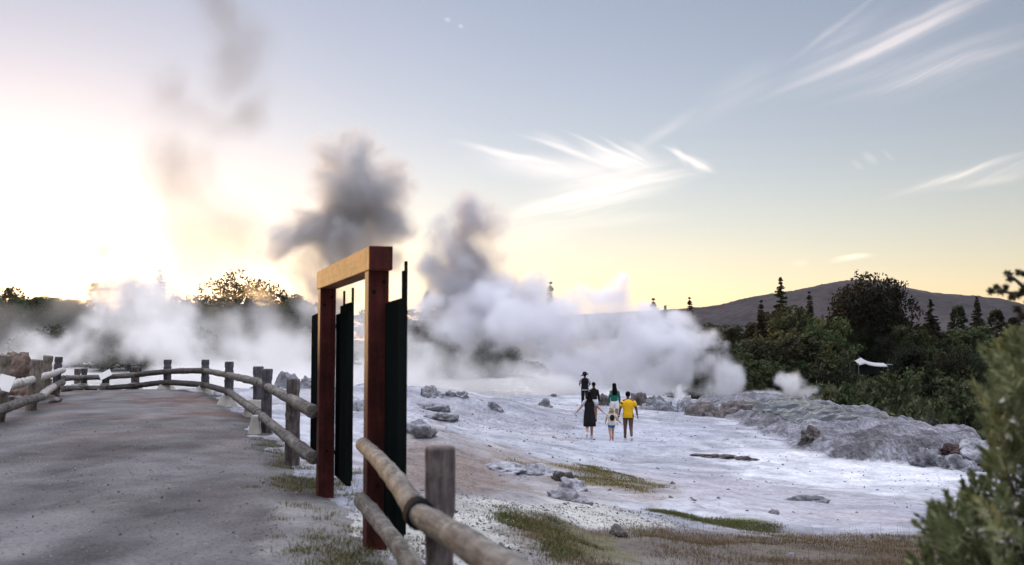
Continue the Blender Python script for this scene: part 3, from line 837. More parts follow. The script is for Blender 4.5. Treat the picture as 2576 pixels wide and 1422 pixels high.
def person(px, py, d, hgt, label, skin, hair, arms, legs, build=1.0, heading=0, headr=1.0, head_yaw=0, shirt=None, bottom=None, dress=None, shoes=None, hat=None, vest=None, socks=None, backpack=None, zoff=0, female=False):
    s = hgt / 1.75
    p = at(px, py, d)
    z = hz(p.x, p.y) + zoff
    root = empty('person', (p.x, p.y, z), label, 'person', 'walkers on the sinter flat', heading)
    def sc_(pt): return (pt[0] * s, pt[1] * s, pt[2] * s)
    sh = .175 * build * (.92 if female else 1); hp = .095
    J = {'pel': (0, 0, .96), 'waist': (0, .01, 1.10), 'chest': (0, .0, 1.30), 'collar': (0, -.01, 1.44), 'neck': (0, .0, 1.50), 'hb': (0, .015, 1.57), 'hm': (0, .02, 1.65), 'ht': (0, .015, 1.725)}
    for sd, nm in ((-1, 'L'), (1, 'R')):
        e, w = arms[nm]
        J['s' + nm] = (sd * sh, -.01, 1.41); J['e' + nm] = (sd * sh + e[0] * sd, e[1], e[2]); J['w' + nm] = (sd * sh + w[0] * sd, w[1], w[2])
        k, a = legs[nm]
        J['h' + nm] = (sd * hp, 0, .90); J['k' + nm] = (sd * hp + k[0] * sd, k[1], k[2]); J['a' + nm] = (sd * hp + a[0] * sd, a[1], a[2])
        J['t' + nm] = (J['a' + nm][0] + .02 * sd, J['a' + nm][1] + a[3], J['a' + nm][2] - a[4])
    B = build
    RAD = {'pel': (.15 * B, .11 * B), 'waist': (.125 * B, .095 * B), 'chest': (.155 * B, .11 * B), 'collar': (.09 * B, .075 * B), 'neck': (.055, .055), 'hb': (.062 * headr, .075 * headr), 'hm': (.076 * headr, .095 * headr), 'ht': (.05 * headr, .06 * headr)}
    for nm in 'LR':
        RAD.update({'s' + nm: (.06 * B, .06 * B), 'e' + nm: (.042 * B, .042 * B), 'w' + nm: (.027, .03), 'h' + nm: (.10 * B, .105 * B), 'k' + nm: (.068, .07), 'a' + nm: (.043, .047), 't' + nm: (.036, .028)})
    order = list(J); idx = {k: i for i, k in enumerate(order)}
    nodes = [(*sc_(J[k]), RAD[k][0] * s, RAD[k][1] * s) for k in order]
    E_ = [('pel', 'waist'), ('waist', 'chest'), ('chest', 'collar'), ('collar', 'neck'), ('neck', 'hb'), ('hb', 'hm'), ('hm', 'ht')]
    for nm in 'LR': E_ += [('collar', 's' + nm), ('s' + nm, 'e' + nm), ('e' + nm, 'w' + nm), ('pel', 'h' + nm), ('h' + nm, 'k' + nm), ('k' + nm, 'a' + nm), ('a' + nm, 't' + nm)]
    bodym = [skin_mesh('body', nodes, [(idx[a], idx[b_]) for a, b_ in E_], idx['pel'], 2)]
    for sd, nm in ((-1, 'L'), (1, 'R')): bodym += hand(sd, sc_(J['w' + nm]), sc_(J['e' + nm]), s * .95)
    hm = J['hm']
    for ex in (-1, 1):
        bodym.append(ball(sc_((ex * .074 * headr, hm[1] - .005, hm[2] - .02)), (.012 * s, .02 * s, .03 * s), 10))
        bodym.append(ball(sc_((ex * .03, hm[1] + .082 * headr, hm[2] - .005)), (.013 * s, .01 * s, .009 * s), 8))
    bodym.append(ball(sc_((0, hm[1] + .098 * headr, hm[2] - .035)), (.014 * s, .018 * s, .022 * s), 8))
    bodym.append(ball(sc_((0, hm[1] + .08 * headr, hm[2] - .075)), (.024 * s, .01 * s, .007 * s), 8))
    link('body', join(bodym, 'body'), root, skin)
    def garment(name, keys, edges, grow_, mat, rootk, cut=None):
        nn = []
        for k in keys:
            if isinstance(k, tuple):
                a, b_, t = k; p0, p1 = Vector(J[a]), Vector(J[b_]); q = p0.lerp(p1, t)
                r0, r1 = RAD[a], RAD[b_]; rr = (r0[0] + (r1[0] - r0[0]) * t + grow_ * 1.3, r0[1] + (r1[1] - r0[1]) * t + grow_ * 1.3)
            else:
                q = Vector(J[k]); rr = (RAD[k][0] + grow_, RAD[k][1] + grow_)
            nn.append((*sc_(q), rr[0] * s, rr[1] * s))
        return link(name, skin_mesh(name, nn, edges, keys.index(rootk), 2), root, mat)
    def torso(name, mat, grow_, zlo, sleeve, flare=0.):
        g = grow_
        rings = [(0, .0, zlo, .155 * B + g + flare, .115 * B + g + flare), (0, 0, zlo + .01, .16 * B + g + flare, .12 * B + g + flare), (0, .0, max(zlo + .05, 1.0), .158 * B + g, .12 * B + g), (0, .0, 1.12, .145 * B + g, .112 * B + g), (0, -.005, 1.26, .165 * B + g, .125 * B + g),
                 (0, -.01, 1.36, .178 * B + g, .118 * B + g), (0, -.012, 1.42, .160 * B + g, .095 * B + g), (0, -.008, 1.46, .115 * B + g, .08 * B + g), (0, 0, 1.49, .068 + g, .066 + g)]
        ms = [loft([(x * s, y * s, z * s, rx * s, ry * s) for x, y, z, rx, ry in rings], name)]
        for nm in 'LR':
            if sleeve <= 0: continue
            S_, E0, W_ = Vector(J['s' + nm]), Vector(J['e' + nm]), Vector(J['w' + nm])
            S0 = S_ + Vector((-.06 if S_.x > 0 else .06, 0, .0))
            if sleeve < 1: path = [S0, S_.lerp(E0, .12), S_.lerp(E0, sleeve * .6), S_.lerp(E0, sleeve)]; rr = [.045 * B + g, .058 * B + g, .056 * B + g, .06 * B + g]
            else: path = [S0, S_.lerp(E0, .12), S_.lerp(E0, .6), E0, E0.lerp(W_, .5), E0.lerp(W_, .93)]; rr = [.05 * B + g, .064 * B + g, .054 * B + g, .048 * B + g, .042 * B + g, .036 * B + g]
            V, F = tube([p_ * s for p_ in path], [r_ * s for r_ in rr], 14)
            ms.append(mesh('sl', V, F, True))
        return link(name, join(ms, name), root, mat)
    if shirt:
        kind, mat = shirt
        torso('shirt', mat, .014 if kind == 'short' else .008, .84 if kind == 'short' else 1.0, .68 if kind == 'short' else 1.0, .012 if kind == 'short' else 0)
    if vest: torso('waistcoat', vest, .026, .90, 0, .01)
    if bottom:
        kind, mat = bottom
        t = {'shorts': .62, 'briefshorts': .42, 'long': 1}[kind]
        if t < 1:
            garment('shorts', ['waist', 'pel', 'hL', 'hR', ('hL', 'kL', t), ('hR', 'kR', t)], [(0, 1), (1, 2), (1, 3), (2, 4), (3, 5)], .022, mat, 'pel')
        else:
            garment('trousers', ['waist', 'pel', 'hL', 'hR', 'kL', 'kR', ('kL', 'aL', .95), ('kR', 'aR', .95)], [(0, 1), (1, 2), (1, 3), (2, 4), (3, 5), (4, 6), (5, 7)], .024, mat, 'pel')
    if dress:
        link('dress', loft([(0, 0, .47 * s, .23 * s, .19 * s), (.01 * s, 0, .49 * s, .24 * s, .2 * s), (.0, 0, .75 * s, .222 * s, .18 * s), (0, 0, .95 * s, .205 * s, .165 * s), (0, 0, 1.12 * s, .178 * s, .145 * s), (0, -.005, 1.28 * s, .195 * s, .15 * s), (0, -.01, 1.38 * s, .19 * s, .135 * s), (0, -.01, 1.44 * s, .15 * s, .11 * s), (0, 0, 1.485 * s, .085 * s, .085 * s)], 'dress'), root, dress)
    for sd, nm in ((-1, 'L'), (1, 'R')):
        a, t_ = Vector(J['a' + nm]), Vector(J['t' + nm])
        h_ = a + (a - t_) * .25 + Vector((0, 0, -.03))
        link('shoe', skin_mesh('shoe', [(*sc_(h_), .045 * s, .045 * s), (*sc_(a + Vector((0, 0, -.025))), .05 * s, .05 * s), (*sc_(a.lerp(t_, .7)), .048 * s, .04 * s), (*sc_(t_ + (t_ - a) * .25), .035 * s, .028 * s)], [(0, 1), (1, 2), (2, 3)], 1, 2), root, shoes)
        if socks:
            k_ = Vector(J['k' + nm])
            link('sock', skin_mesh('sock', [(*sc_(a), .045 * s), (*sc_(a.lerp(k_, .25)), .05 * s), (*sc_(a.lerp(k_, .5)), .054 * s)], [(0, 1), (1, 2)], 1, 1), root, socks)
    # hair
    kind, mat = hair
    hx, hy, hzz = J['hm']
    cap = ball(sc_((hx, hy - .012, hzz + .025)), (.092 * headr * s, .11 * headr * s, .098 * headr * s))
    hs = [cap]
    if kind == 'long':
        ln = .42
        hs.append(skin_mesh('h', [(*sc_((0, hy - .03, hzz + .03)), .085 * s, .07 * s), (*sc_((0, hy - .085, hzz - .10)), .105 * s, .055 * s), (*sc_((0.01, hy - .125, hzz - .24)), .125 * s, .045 * s), (*sc_((0, hy - .13, hzz - ln)), .10 * s, .03 * s)], [(0, 1), (1, 2), (2, 3)], 0, 2))
    elif kind == 'ponytail':
        hs.append(skin_mesh('h', [(*sc_((0, hy - .10, hzz + .05)), .045 * s), (*sc_((0, hy - .15, hzz - .03)), .04 * s), (*sc_((0.01, hy - .14, hzz - .16)), .035 * s), (*sc_((0, hy - .12, hzz - .26)), .015 * s)], [(0, 1), (1, 2), (2, 3)], 0, 2))
    elif kind == 'messy':
        for dx, dz, dl in ((-.1, -.05, .2), (.09, -.02, .16), (-.03, -.1, .22), (.05, -.08, .2)):
            hs.append(skin_mesh('h', [(*sc_((dx * .4, hy - .06, hzz + .04)), .06 * s), (*sc_((dx, hy - .1, hzz + dz)), .06 * s), (*sc_((dx * 1.7, hy - .12, hzz + dz - dl * .6)), .02 * s)], [(0, 1), (1, 2)], 0, 1))
    link('hair', join(hs, 'hair'), root, mat)
    if hat:
        hatm = join([loft([(0, hy * s, (hzz + .005) * s, .21 * s, .22 * s), (0, hy * s, (hzz + .035) * s, .215 * s, .225 * s), (0, hy * s, (hzz + .05) * s, .125 * s, .14 * s), (0, hy * s, (hzz + .10) * s, .118 * s, .13 * s), (0, hy * s, (hzz + .17) * s, .095 * s, .105 * s), (0, hy * s, (hzz + .185) * s, .05 * s, .06 * s)], 'hat')], 'hat')
        for v in hatm.vertices:
            rr = math.hypot(v.co.x, v.co.y - hy * s)
            if rr > .12 * s: v.co.z += v.co.x * .22 - (abs(v.co.x) / s - .12) * .12 * s - (v.co.y / s - hy) * .14 * s
        link('hat', hatm, root, hat)
    if backpack:
        link('backpack', ball(sc_((0, -.17, 1.24)), (.13 * s, .09 * s, .17 * s)), root, backpack)
    return root
LEG_STAND = {'L': ((.01, .02, .5), (.02, 0, .08, .13, .045)), 'R': ((.01, -.01, .5), (.02, -.03, .08, .13, .045))}
def walk(fwd='L', amp=1.0, lift=.10):
    f = ((0, .16 * amp, .52), (.0, .22 * amp, .085, .13, .03)); bk = ((0, -.02 * amp, .5), (0, -.30 * amp, .085 + lift, .08, .10 + lift * .3))
    return {'L': f if fwd == 'L' else bk, 'R': bk if fwd == 'L' else f}
PERS = []
def hang(l=(.05, -.05), r=(.05, .06)):
    return {'L': ((l[0], l[1], 1.14), (l[0] + .03, l[1] + .06, .91)), 'R': ((r[0], r[1], 1.14), (r[0] + .03, r[1] + .08, .91))}
person(1580.5, 1101, 36.5, 1.78, 'man in a bright yellow T-shirt and short dark shorts walking away', SK['skin_dark'], ('short', CL['hairdark']),
       {'L': ((.09, -.02, 1.15), (.12, .06, .92)), 'R': ((.09, -.05, 1.15), (.13, -.03, .90))}, walk('L', .7, .10), 1.12, 0, 1.0, shirt=('short', CL['yellow']), bottom=('briefshorts', CL['olive']), shoes=CL['shoe'])
person(1483, 1104, 35.9, 1.66, 'woman in a knee length black dress over pale sleeves walking with her arms held out', SK['skin_light'], ('long', CL['hairdark']),
       {'L': ((.16, .0, 1.17), (.33, .05, .98)), 'R': ((.17, .02, 1.17), (.36, .10, .99))}, walk('R', .8, .16), 1.0, 0, 1.0, shirt=('short', CL['grey']), dress=CL['black'], shoes=CL['shoe'], female=True)
person(1538.5, 1108, 35.5, 1.16, 'small child in blue shorts and white top with a dark bag on its back', SK['skin_light'], ('messy', CL['hairblond']),
       {'L': ((.08, .0, 1.18), (.10, .1, .98)), 'R': ((.14, .0, 1.12), (.34, .04, .92))}, walk('R', .6, .10), 1.1, .15, 1.32, shirt=('short', CL['cream']), bottom=('shorts', CL['blue']), shoes=CL['pink'], socks=CL['redsock'], backpack=CL['black'])
person(1546, 1072, 41.5, 1.68, 'long haired woman in a green long sleeved top and white shorts', SK['skin_tan'], ('long', CL['hairdark']),
       {'L': ((.06, -.03, 1.15), (.07, .02, .92)), 'R': ((.06, .0, 1.15), (.08, .06, .92))}, walk('L', .6, .08), .95, 0, 1.0, shirt=('long', CL['green']), bottom=('shorts', CL['white']), shoes=CL['shoe'], female=True)
person(1494, 1075, 42.0, 1.63, 'woman in a fitted dark top with a ponytail mostly hidden behind the black dress', SK['skin_tan'], ('ponytail', CL['hairdark']),
       {'L': ((.05, .0, 1.15), (.06, .06, .92)), 'R': ((.06, .0, 1.14), (.10, .02, .90))}, walk('R', .6, .08), .95, 0, .98, shirt=('long', CL['black']), bottom=('shorts', CL['white']), shoes=CL['darkshoe'], female=True)
person(1471.5, 1022, 54.5, 1.78, 'man in a broad brimmed dark hat and dark waistcoat standing ahead of the others', SK['skin_dark'], ('short', CL['hairdark']),
       {'L': ((.09, .04, 1.17), (.08, .22, 1.12)), 'R': ((.09, .04, 1.17), (.06, .22, 1.10))}, LEG_STAND, 1.08, 0, 1.0, shirt=('short', CL['grey']), bottom=('long', CL['black']), vest=CL['black'], shoes=CL['darkshoe'], hat=CL['black'])

# ------------------------------------------------------------------ trees
def leaf_mat(name, c0, c1, c2, transl=.25, vary=True):
    m, nt, b = newmat(name)
    oi = nd(nt, 'ShaderNodeObjectInfo')
    gn = nt.nodes.new('ShaderNodeNewGeometry')
    n = noise(nt, .5, 3, .6, gn.outputs['Position'])
    add = nd(nt, 'ShaderNodeMath', operation='MULTIPLY_ADD'); nt.links.new(gn.outputs['Random Per Island'], add.inputs[0]); add.inputs[1].default_value = .45
    nt.links.new(n.outputs[0], add.inputs[2])
    r = ramp(nt, add.outputs[0], [(.35, c0), (.65, c1), (.95, c2)])
    hs = nd(nt, 'ShaderNodeHueSaturation')
    mr = nd(nt, 'ShaderNodeMapRange'); nt.links.new(oi.outputs['Random'], mr.inputs[0]); mr.inputs[3].default_value = .45 if vary else 1; mr.inputs[4].default_value = 1.75 if vary else 1
    nt.links.new(mr.outputs[0], hs.inputs['Value'])
    mr2 = nd(nt, 'ShaderNodeMapRange'); nt.links.new(oi.outputs['Random'], mr2.inputs[0]); mr2.inputs[3].default_value = .455 if vary else .5; mr2.inputs[4].default_value = .53 if vary else .5
    nt.links.new(mr2.outputs[0], hs.inputs['Hue'])
    nt.links.new(r.outputs[0], hs.inputs['Color'])
    nt.links.new(hs.outputs[0], b.inputs['Base Color'])
    b.inputs['Roughness'].default_value = .7; b.inputs['Specular IOR Level'].default_value = .15
    tr = nt.nodes.new('ShaderNodeBsdfTranslucent'); nt.links.new(hs.outputs[0], tr.inputs[0])
    mx = nd(nt, 'ShaderNodeMixShader'); mx.inputs[0].default_value = transl
    nt.links.new(b.outputs[0], mx.inputs[1]); nt.links.new(tr.outputs[0], mx.inputs[2])
    nt.links.new(mx.outputs[0], nt.nodes['Material Output'].inputs[0])
    return m
MAT['leaf'] = leaf_mat('broad_leaves', (.017, .025, .012), (.034, .045, .018), (.062, .072, .03))
MAT['leafpale'] = leaf_mat('pale_leaves', (.028, .035, .018), (.05, .058, .028), (.085, .092, .046))
MAT['needle'] = leaf_mat('needles', (.01, .014, .009), (.02, .026, .013), (.036, .04, .02))
MAT['bark'] = simple('bark', (.06, .05, .042), .9, .4, 5, .3, stretch=(1, 1, .3))
def leaves_at(centers, spread, nper, size, seed, up=0.0):
    """many small leaf faces scattered round clump centres (n,3); spread may be per clump"""
    r = np.random.default_rng(seed)
    n = len(centers) * nper
    c = np.repeat(centers, nper, 0)
    sp = np.repeat(np.broadcast_to(spread, (len(centers),)), nper)
    off = r.normal(size=(n, 3)); off /= np.linalg.norm(off, axis=1)[:, None]
    p = c + off * (r.random(n) ** .5 * sp)[:, None] * np.array([1, 1, .75])
    a = r.normal(size=(n, 3)); a[:, 2] += up; a /= np.linalg.norm(a, axis=1)[:, None]
    b_ = np.cross(a, r.normal(size=(n, 3))); b_ /= np.linalg.norm(b_, axis=1)[:, None]
    sz = size * (.6 + .8 * r.random(n))[:, None]
    V = np.stack([p - a * sz, p + b_ * sz * .45, p + a * sz, p - b_ * sz * .45], 1).reshape(-1, 3)
    Q = np.arange(n * 4).reshape(n, 4)
    return V, Q
def limb(pts, r0, r1, seg=7):
    n = len(pts)
    return tube([Vector(p) for p in pts], [r0 + (r1 - r0) * i / (n - 1) for i in range(n)], seg, True)
def merge(parts, name):
    V, F = [], []
    for v, f in parts:
        o = len(V); V += list(v); F += [tuple(i + o for i in x) for x in f]
    return mesh(name, V, F, True)
def proto_broad(seed, h=10, w=8, lobes=14, base=.25, nclump=260, nper=16, leaf=.26, gap=.0, top=.9, inner=.55):
    """trunk with limbs, crown of lobes of leaf clumps"""
    r = np.random.default_rng(seed); rd = random.Random(seed)
    L = []
    for i in range(lobes):
        a = rd.uniform(0, 2 * math.pi); t = rd.random()
        zz = base * h + (h * top - base * h) * (.1 + .85 * t)
        rr = w * .5 * math.sqrt(max(.05, 1 - ((t - .38) / .68) ** 2)) * rd.uniform(.35, .75)
        L.append((math.cos(a) * rr, math.sin(a) * rr, zz, w * rd.uniform(.16, .27)))
    L = np.array(L)
    li = r.integers(0, lobes, nclump)
    dv = r.normal(size=(nclump, 3)); dv /= np.linalg.norm(dv, axis=1)[:, None]
    rad = L[li, 3] * (inner + (1 - inner) * r.random(nclump))
    C = L[li, :3] + dv * rad[:, None] * np.array([1, 1, .8])
    C[:, 2] = np.maximum(C[:, 2], base * h * .6)
    V, Q = leaves_at(C, w * .07 * (.7 + .6 * r.random(nclump)), nper, leaf, seed + 1)
    crown = mesh_np('crown', V, Q, False)
    parts = [limb([(0, 0, -.4), (.05 * w * rd.uniform(-1, 1) * .3, 0, h * .2), (0, 0, h * .45), (0, 0, h * .7)], .035 * h, .012 * h)]
    for l in L[:9]:
        z0 = h * rd.uniform(.18, .5)
        parts.append(limb([(0, 0, z0), (l[0] * .4, l[1] * .4, z0 + (l[2] - z0) * .55), (l[0], l[1], l[2])], .016 * h, .004 * h, 5))
    return crown, merge(parts, 'trunk')
def proto_conifer(seed, h=14, w=5, base=.08, nper=14, leaf=.22, tiers=40, rag=.5, power=.72):
    r = np.random.default_rng(seed); rd = random.Random(seed)
    C = []; sp = []; parts = [limb([(0, 0, -.4), (0, 0, h * .5), (0, 0, h * .985)], .02 * h, .004 * h)]
    for i in range(tiers):
        t = i / (tiers - 1)
        zz = h * (base + (1 - base) * t) + rd.uniform(-.5, .5) * h / tiers
        rr = w * .5 * (1 - t) ** power + .12
        nb = max(3, int(6 * (1 - t) + 3)); zz0 = zz
        for k in range(nb):
            zz = zz0 + rd.uniform(-.4, .4) * h / tiers; a = rd.uniform(0, 2 * math.pi); ln = rr * rd.uniform(1 - rag, 1.1)
            m = max(2, int(ln / .45) + 1)
            for j in range(m):
                q = (j + .6) / m
                C.append((math.cos(a) * ln * q, math.sin(a) * ln * q, zz - .12 * ln * q + .06 * ln * q * q)); sp.append(.16 + .22 * (1 - t) * (1.1 - q))
            if i % 2 == 0 and ln > .5: parts.append(limb([(0, 0, zz), (math.cos(a) * ln * .9, math.sin(a) * ln * .9, zz - .08 * ln)], .004 * h * (1.1 - t), .001 * h, 4))
    C = np.array(C); sp = np.array(sp) * (w / 4.5)
    V, Q = leaves_at(C, sp, nper, leaf, seed + 1, .2)
    return mesh_np('crown', V, Q, False), merge(parts, 'trunk')
def proto_column(seed, h=10, w=3.4, nclump=240, nper=16, leaf=.24):
    r = np.random.default_rng(seed)
    t = r.random(nclump); a = r.random(nclump) * 2 * np.pi
    prof = np.sin(np.pi * np.clip(.12 + .86 * t, 0, 1)) ** .6
    rr = w * .5 * prof * (.6 + .45 * r.random(nclump))
    C = np.stack([np.cos(a) * rr, np.sin(a) * rr, h * (.06 + .92 * t)], 1)
    V, Q = leaves_at(C, w * .12, nper, leaf, seed + 1, .6)
    return mesh_np('crown', V, Q, False), merge([limb([(0, 0, -.4), (0, 0, h * .9)], .02 * h, .006 * h)], 'trunk')
PRO = {
    'round': (proto_broad(101, 9, 8.5, 16, .15, 330, 18, .24), 'leaf', 9.), 'round2': (proto_broad(102, 8, 7, 13, .12, 300, 18, .22), 'leaf', 8.),
    'dome': (proto_broad(103, 13, 15, 46, .1, 1500, 17, .27, inner=.7), 'needle', 13.), 'airy': (proto_broad(104, 12, 13, 15, .35, 230, 15, .26, inner=.7), 'leaf', 12.),
    'pale': (proto_broad(105, 6, 5.5, 11, .12, 260, 18, .2), 'leafpale', 6.), 'tall': (proto_broad(106, 14, 7, 16, .22, 330, 17, .26), 'leaf', 14.),
    'conifer': (proto_conifer(107, 14, 6.0), 'needle', 14.), 'conifer2': (proto_conifer(108, 11, 5.5, .05, 14, .22, 32, .6), 'needle', 11.), 'spire': (proto_conifer(109, 13, 3.6, .05, 14, .2, 40, .4), 'needle', 13.),
    'column': (proto_column(110), 'needle', 10.), 'shrub': (proto_broad(111, 3, 4.2, 10, .05, 200, 18, .16), 'leaf', 3.), 'shrub2': (proto_broad(112, 2.6, 4.8, 9, .04, 200, 18, .16), 'leafpale', 2.6),
}
def tree(kind, x, y, h, label, group, wide=1.0, z=None, name=None, cat='tree', rz=None):
    (crown, trunk), mt, ph = PRO[kind]
    z = hz(x, y) if z is None else z
    nm = name or {'conifer': 'conifer', 'conifer2': 'conifer', 'spire': 'conifer', 'column': 'columnar_tree', 'shrub': 'shrub', 'shrub2': 'shrub'}.get(kind, 'broadleaf_tree')
    t = empty(nm, (x, y, z), label, cat, group, random.uniform(0, 6.28) if rz is None else rz)
    s = h / ph
    t.scale = (s * wide, s * wide, s)
    c = link('crown', crown, t); 
    if not crown.materials: crown.materials.append(MAT[mt])
    k = link('trunk', trunk, t)
    if not trunk.materials: trunk.materials.append(MAT['bark'])
    return t
def tree_px(kind, px, ptop, d, label, group=None, wide=1.0, sink=0):
    p = at(px, ptop, d)
    zb = hz(p.x, p.y) - sink
    return tree(kind, p.x, p.y, p.z - zb, label, group, wide)
GR = 'trees on the hillside at right'
tree_px('conifer', 1963, 701, 150, 'dark conifer standing tallest above the left part of the right hillside wood', GR, .95)
tree_px('dome', 2193, 704, 128, 'huge dome shaped dark tree dominating the right hillside', GR, .82)
tree_px('round', 1985, 755, 140, 'broad dark tree directly below the tallest conifer', GR, 1.0)
tree_px('spire', 1914, 760, 138, 'small pointed conifer left of the tallest conifer', GR, 1.2)
tree_px('spire', 2036, 738, 150, 'slim conifer right of the tallest conifer', GR, 1.2)
tree_px('conifer2', 2340, 757, 150, 'layered conifer with pointed top right of the big dome tree', GR, 1.1)
tree_px('column', 2410, 768, 152, 'wide columnar dark tree left of the thin topped conifer', GR, 1.1)
tree_px('conifer', 2456, 748, 156, 'thin topped open conifer between two columnar trees', GR, .9)
tree_px('column', 2506, 778, 150, 'columnar tree with rounded top right of the open conifer', GR, 1.15)
tree_px('column', 2551, 798, 146, 'short columnar tree near the right picture edge', GR, 1.2)
tree_px('pale', 1962, 846, 96, 'round pale green tree standing low between steam and tent', GR, 1.15)
tree_px('pale', 2112, 878, 107, 'small rounded grey green tree just left of the white tent', GR, .7)
tree_px('conifer2', 2338, 890, 74, 'bushy young conifer with bent tip behind the terrace', GR, 1.0)
tree_px('round', 2070, 780, 118, 'dark bushy tree at the left foot of the dome tree', GR, .9)
tree_px('round2', 2290, 810, 120, 'light topped bushy tree at the right foot of the dome tree', GR, 1.1)
tree_px('conifer', 2010, 790, 105, 'dark conifer mass in the middle of the left hillside wood', GR, .8)
tree_px('tall', 1790, 800, 125, 'dark tree at the right edge of the steam curtain', GR, 1.0)
tree_px('round2', 1900, 880, 88, 'dark bushy tree beside the geyser steam edge', GR, 1.1)
tree_px('spire', 1735, 752, 150, 'lone small conifer poking over the steam at the hill foot', GR, 1.2)
tree_px('spire', 1644, 755, 140, 'steep pointed conifer top rising through the steam', GR, 1.4)
tree_px('conifer2', 1674, 772, 150, 'small conifer top just right of the pointed one in the steam', GR, 1.)
tree_px('spire', 1384, 714, 140, 'tallest conifer spire rising out of the middle of the steam', GR, 1.3)
rd = random.Random(5)
HT = ['round', 'round2', 'tall', 'round', 'dome', 'round2', 'conifer2', 'pale', 'column', 'conifer']
LB = {'round': 'dark broadleaf tree packed among others on the right hillside', 'round2': 'dense bushy tree packed among others on the right hillside', 'tall': 'taller dark tree crowded among others on the right hillside',
      'dome': 'wide crowned dark tree crowded in the right hillside wood', 'conifer2': 'dark conifer crowded in the right hillside wood', 'pale': 'greyer small tree crowded in the right hillside wood', 'column': 'columnar dark tree crowded in the right hillside wood', 'conifer': 'pointed conifer crowded in the right hillside wood'}
# crown tops follow the wood's outline in the photograph
tops = [(1700, 800), (1760, 800), (1850, 800), (1900, 790), (1950, 760), (2020, 762), (2080, 785), (2120, 770), (2200, 740), (2270, 780), (2330, 800), (2400, 792), (2470, 798), (2576, 812), (2700, 815)]
k = 0
for row, (d0, lift) in enumerate(((158, 0), (140, 22), (122, 44), (108, 66), (96, 92))):
    n_ = 16
    for i in range(n_):
        px = 1740 + (2660 - 1740) * (i + rd.uniform(.1, .9)) / n_
        d = d0 + rd.uniform(-6, 6)
        tpx = np.interp(px, [t[0] for t in tops], [t[1] for t in tops]) + lift + rd.uniform(0, 40)
        kind = HT[rd.randrange(len(HT))] if row else rd.choice(['round', 'round2', 'tall', 'conifer2'])
        if 2085 < px < 2285 and row >= 3:
            if d < 112: tpx = max(tpx, 938)
        p = at(px, tpx, d)
        h = p.z - hz(p.x, p.y)
        if h < 2.5: continue
        tree(kind, p.x, p.y, h, LB[kind], 'right hillside ' + kind.rstrip('2') + ' trees packed together', {'dome': .6, 'column': 1.2, 'conifer': .8, 'tall': 1.1}.get(kind, .95) * min(1.35, max(.8, 7.5 / h)))
SL = {'shrub': 'dark green shrub in the thicket below the right hillside wood', 'shrub2': 'greyer low shrub in the thicket below the right hillside wood'}
for i in range(58):
    d = rd.uniform(62, 92)
    px = rd.uniform(1860, 2700)
    p = at(px, 1000, d)
    if sdist(np.array([p.x]), np.array([p.y]), PLAT)[0] > -3: continue
    kind = rd.choice(['shrub', 'shrub', 'shrub2'])
    top = rd.uniform(925, 985) + (92 - d) * 1.7
    q = at(px, top, d)
    h = max(1.6, q.z - hz(q.x, q.y))
    tree(kind, p.x, p.y, h, SL[kind], 'thicket ' + kind.replace('shrub2', 'grey shrub') + 's', min(1.6, max(.7, 3.4 / h * 1.0)), cat='shrub')
# left tree line
GLn = 'trees behind the steam at left'
LT = [('airy', 604, 686, 150, 'large open crowned tree with sky showing through its branches', 1.0), ('round', 668, 712, 152, 'dense rounded tree joined to the right of the large open crowned tree', .9), ('spire', 402, 684, 150, 'narrow upright tree standing tall left of the open crowned tree', 1.5),
      ('round', 452, 728, 148, 'dark rounded tree right of the narrow upright tree', .9), ('round2', 510, 748, 145, 'low rounded tree between the narrow tree and the open crowned tree', 1.0), ('tall', 205, 700, 150, 'ragged tree silhouette faint in the left sunlit steam', .9),
      ('tall', 255, 688, 155, 'pale misty tall tree behind the left steam cloud', 1.1), ('tall', 330, 692, 156, 'pale misty tree left of the narrow upright tree', 1.2), ('round', 25, 706, 140, 'golden lit tree at the left picture edge', .9), ('round2', 85, 738, 140, 'low misty tree second from the left picture edge', 1.2),
      ('round', 140, 742, 138, 'low misty tree below the sun glow', 1.1), ('conifer2', 270, 775, 120, 'dark pointed bush showing through a gap in the left steam', .8), ('round2', 760, 752, 150, 'low tree just left of the gateway', 1.1), ('round', 715, 755, 155, 'low tree between the rounded tree and the gateway', 1.0),
      ('conifer2', 878, 768, 120, 'small dark tree seen through the gateway opening', .8), ('round2', 845, 770, 150, 'low hazy tree seen through the gateway left of the dark one', 1.1), ('conifer2', 1076, 737, 160, 'faint feathery tree right of the gateway', 1.2), ('round2', 1130, 755, 165, 'faint low tree behind the dark plume foot', 1.2),
      ('round', 1010, 768, 160, 'faint low tree just right of the near gate leaf', 1.2), ('round2', 940, 768, 160, 'faint low tree hidden behind the near gate post', 1.2), ('round2', 560, 765, 130, 'bushy tree below the open crowned tree', 1.2), ('round', 395, 765, 125, 'bushy dark tree in the steam below the narrow tree', 1.0)]
for i, px in enumerate((40, 68, 96, 122, 150, 178)): LT.append((('round', 'round2', 'tall')[i % 3], px, 741 + 4 * (i % 2), 147 + 2 * i, 'tree in the close row under the sun glow', 1.5))
for kind, px, pt, d, lab, wd in LT: tree_px(kind, px, pt, d, lab, GLn, wd)
for i in range(17):
    px = -260 + 62 * i + rd.uniform(-20, 20)
    d = rd.uniform(158, 185)
    tree_px(rd.choice(['round', 'round2', 'tall']), px, 738 + rd.uniform(-8, 16), d, 'misty tree in the far row behind the left steam', 'far row of misty trees at left', 1.5)
for i in range(12):
    px = -60 + 75 * i + rd.uniform(-25, 25)
    d = rd.uniform(112, 128)
    tree_px(rd.choice(['shrub', 'shrub2']), px, rd.uniform(815, 850), d, 'dark bush half lost in the left ground steam', 'bushes in the left ground steam', 1.3)
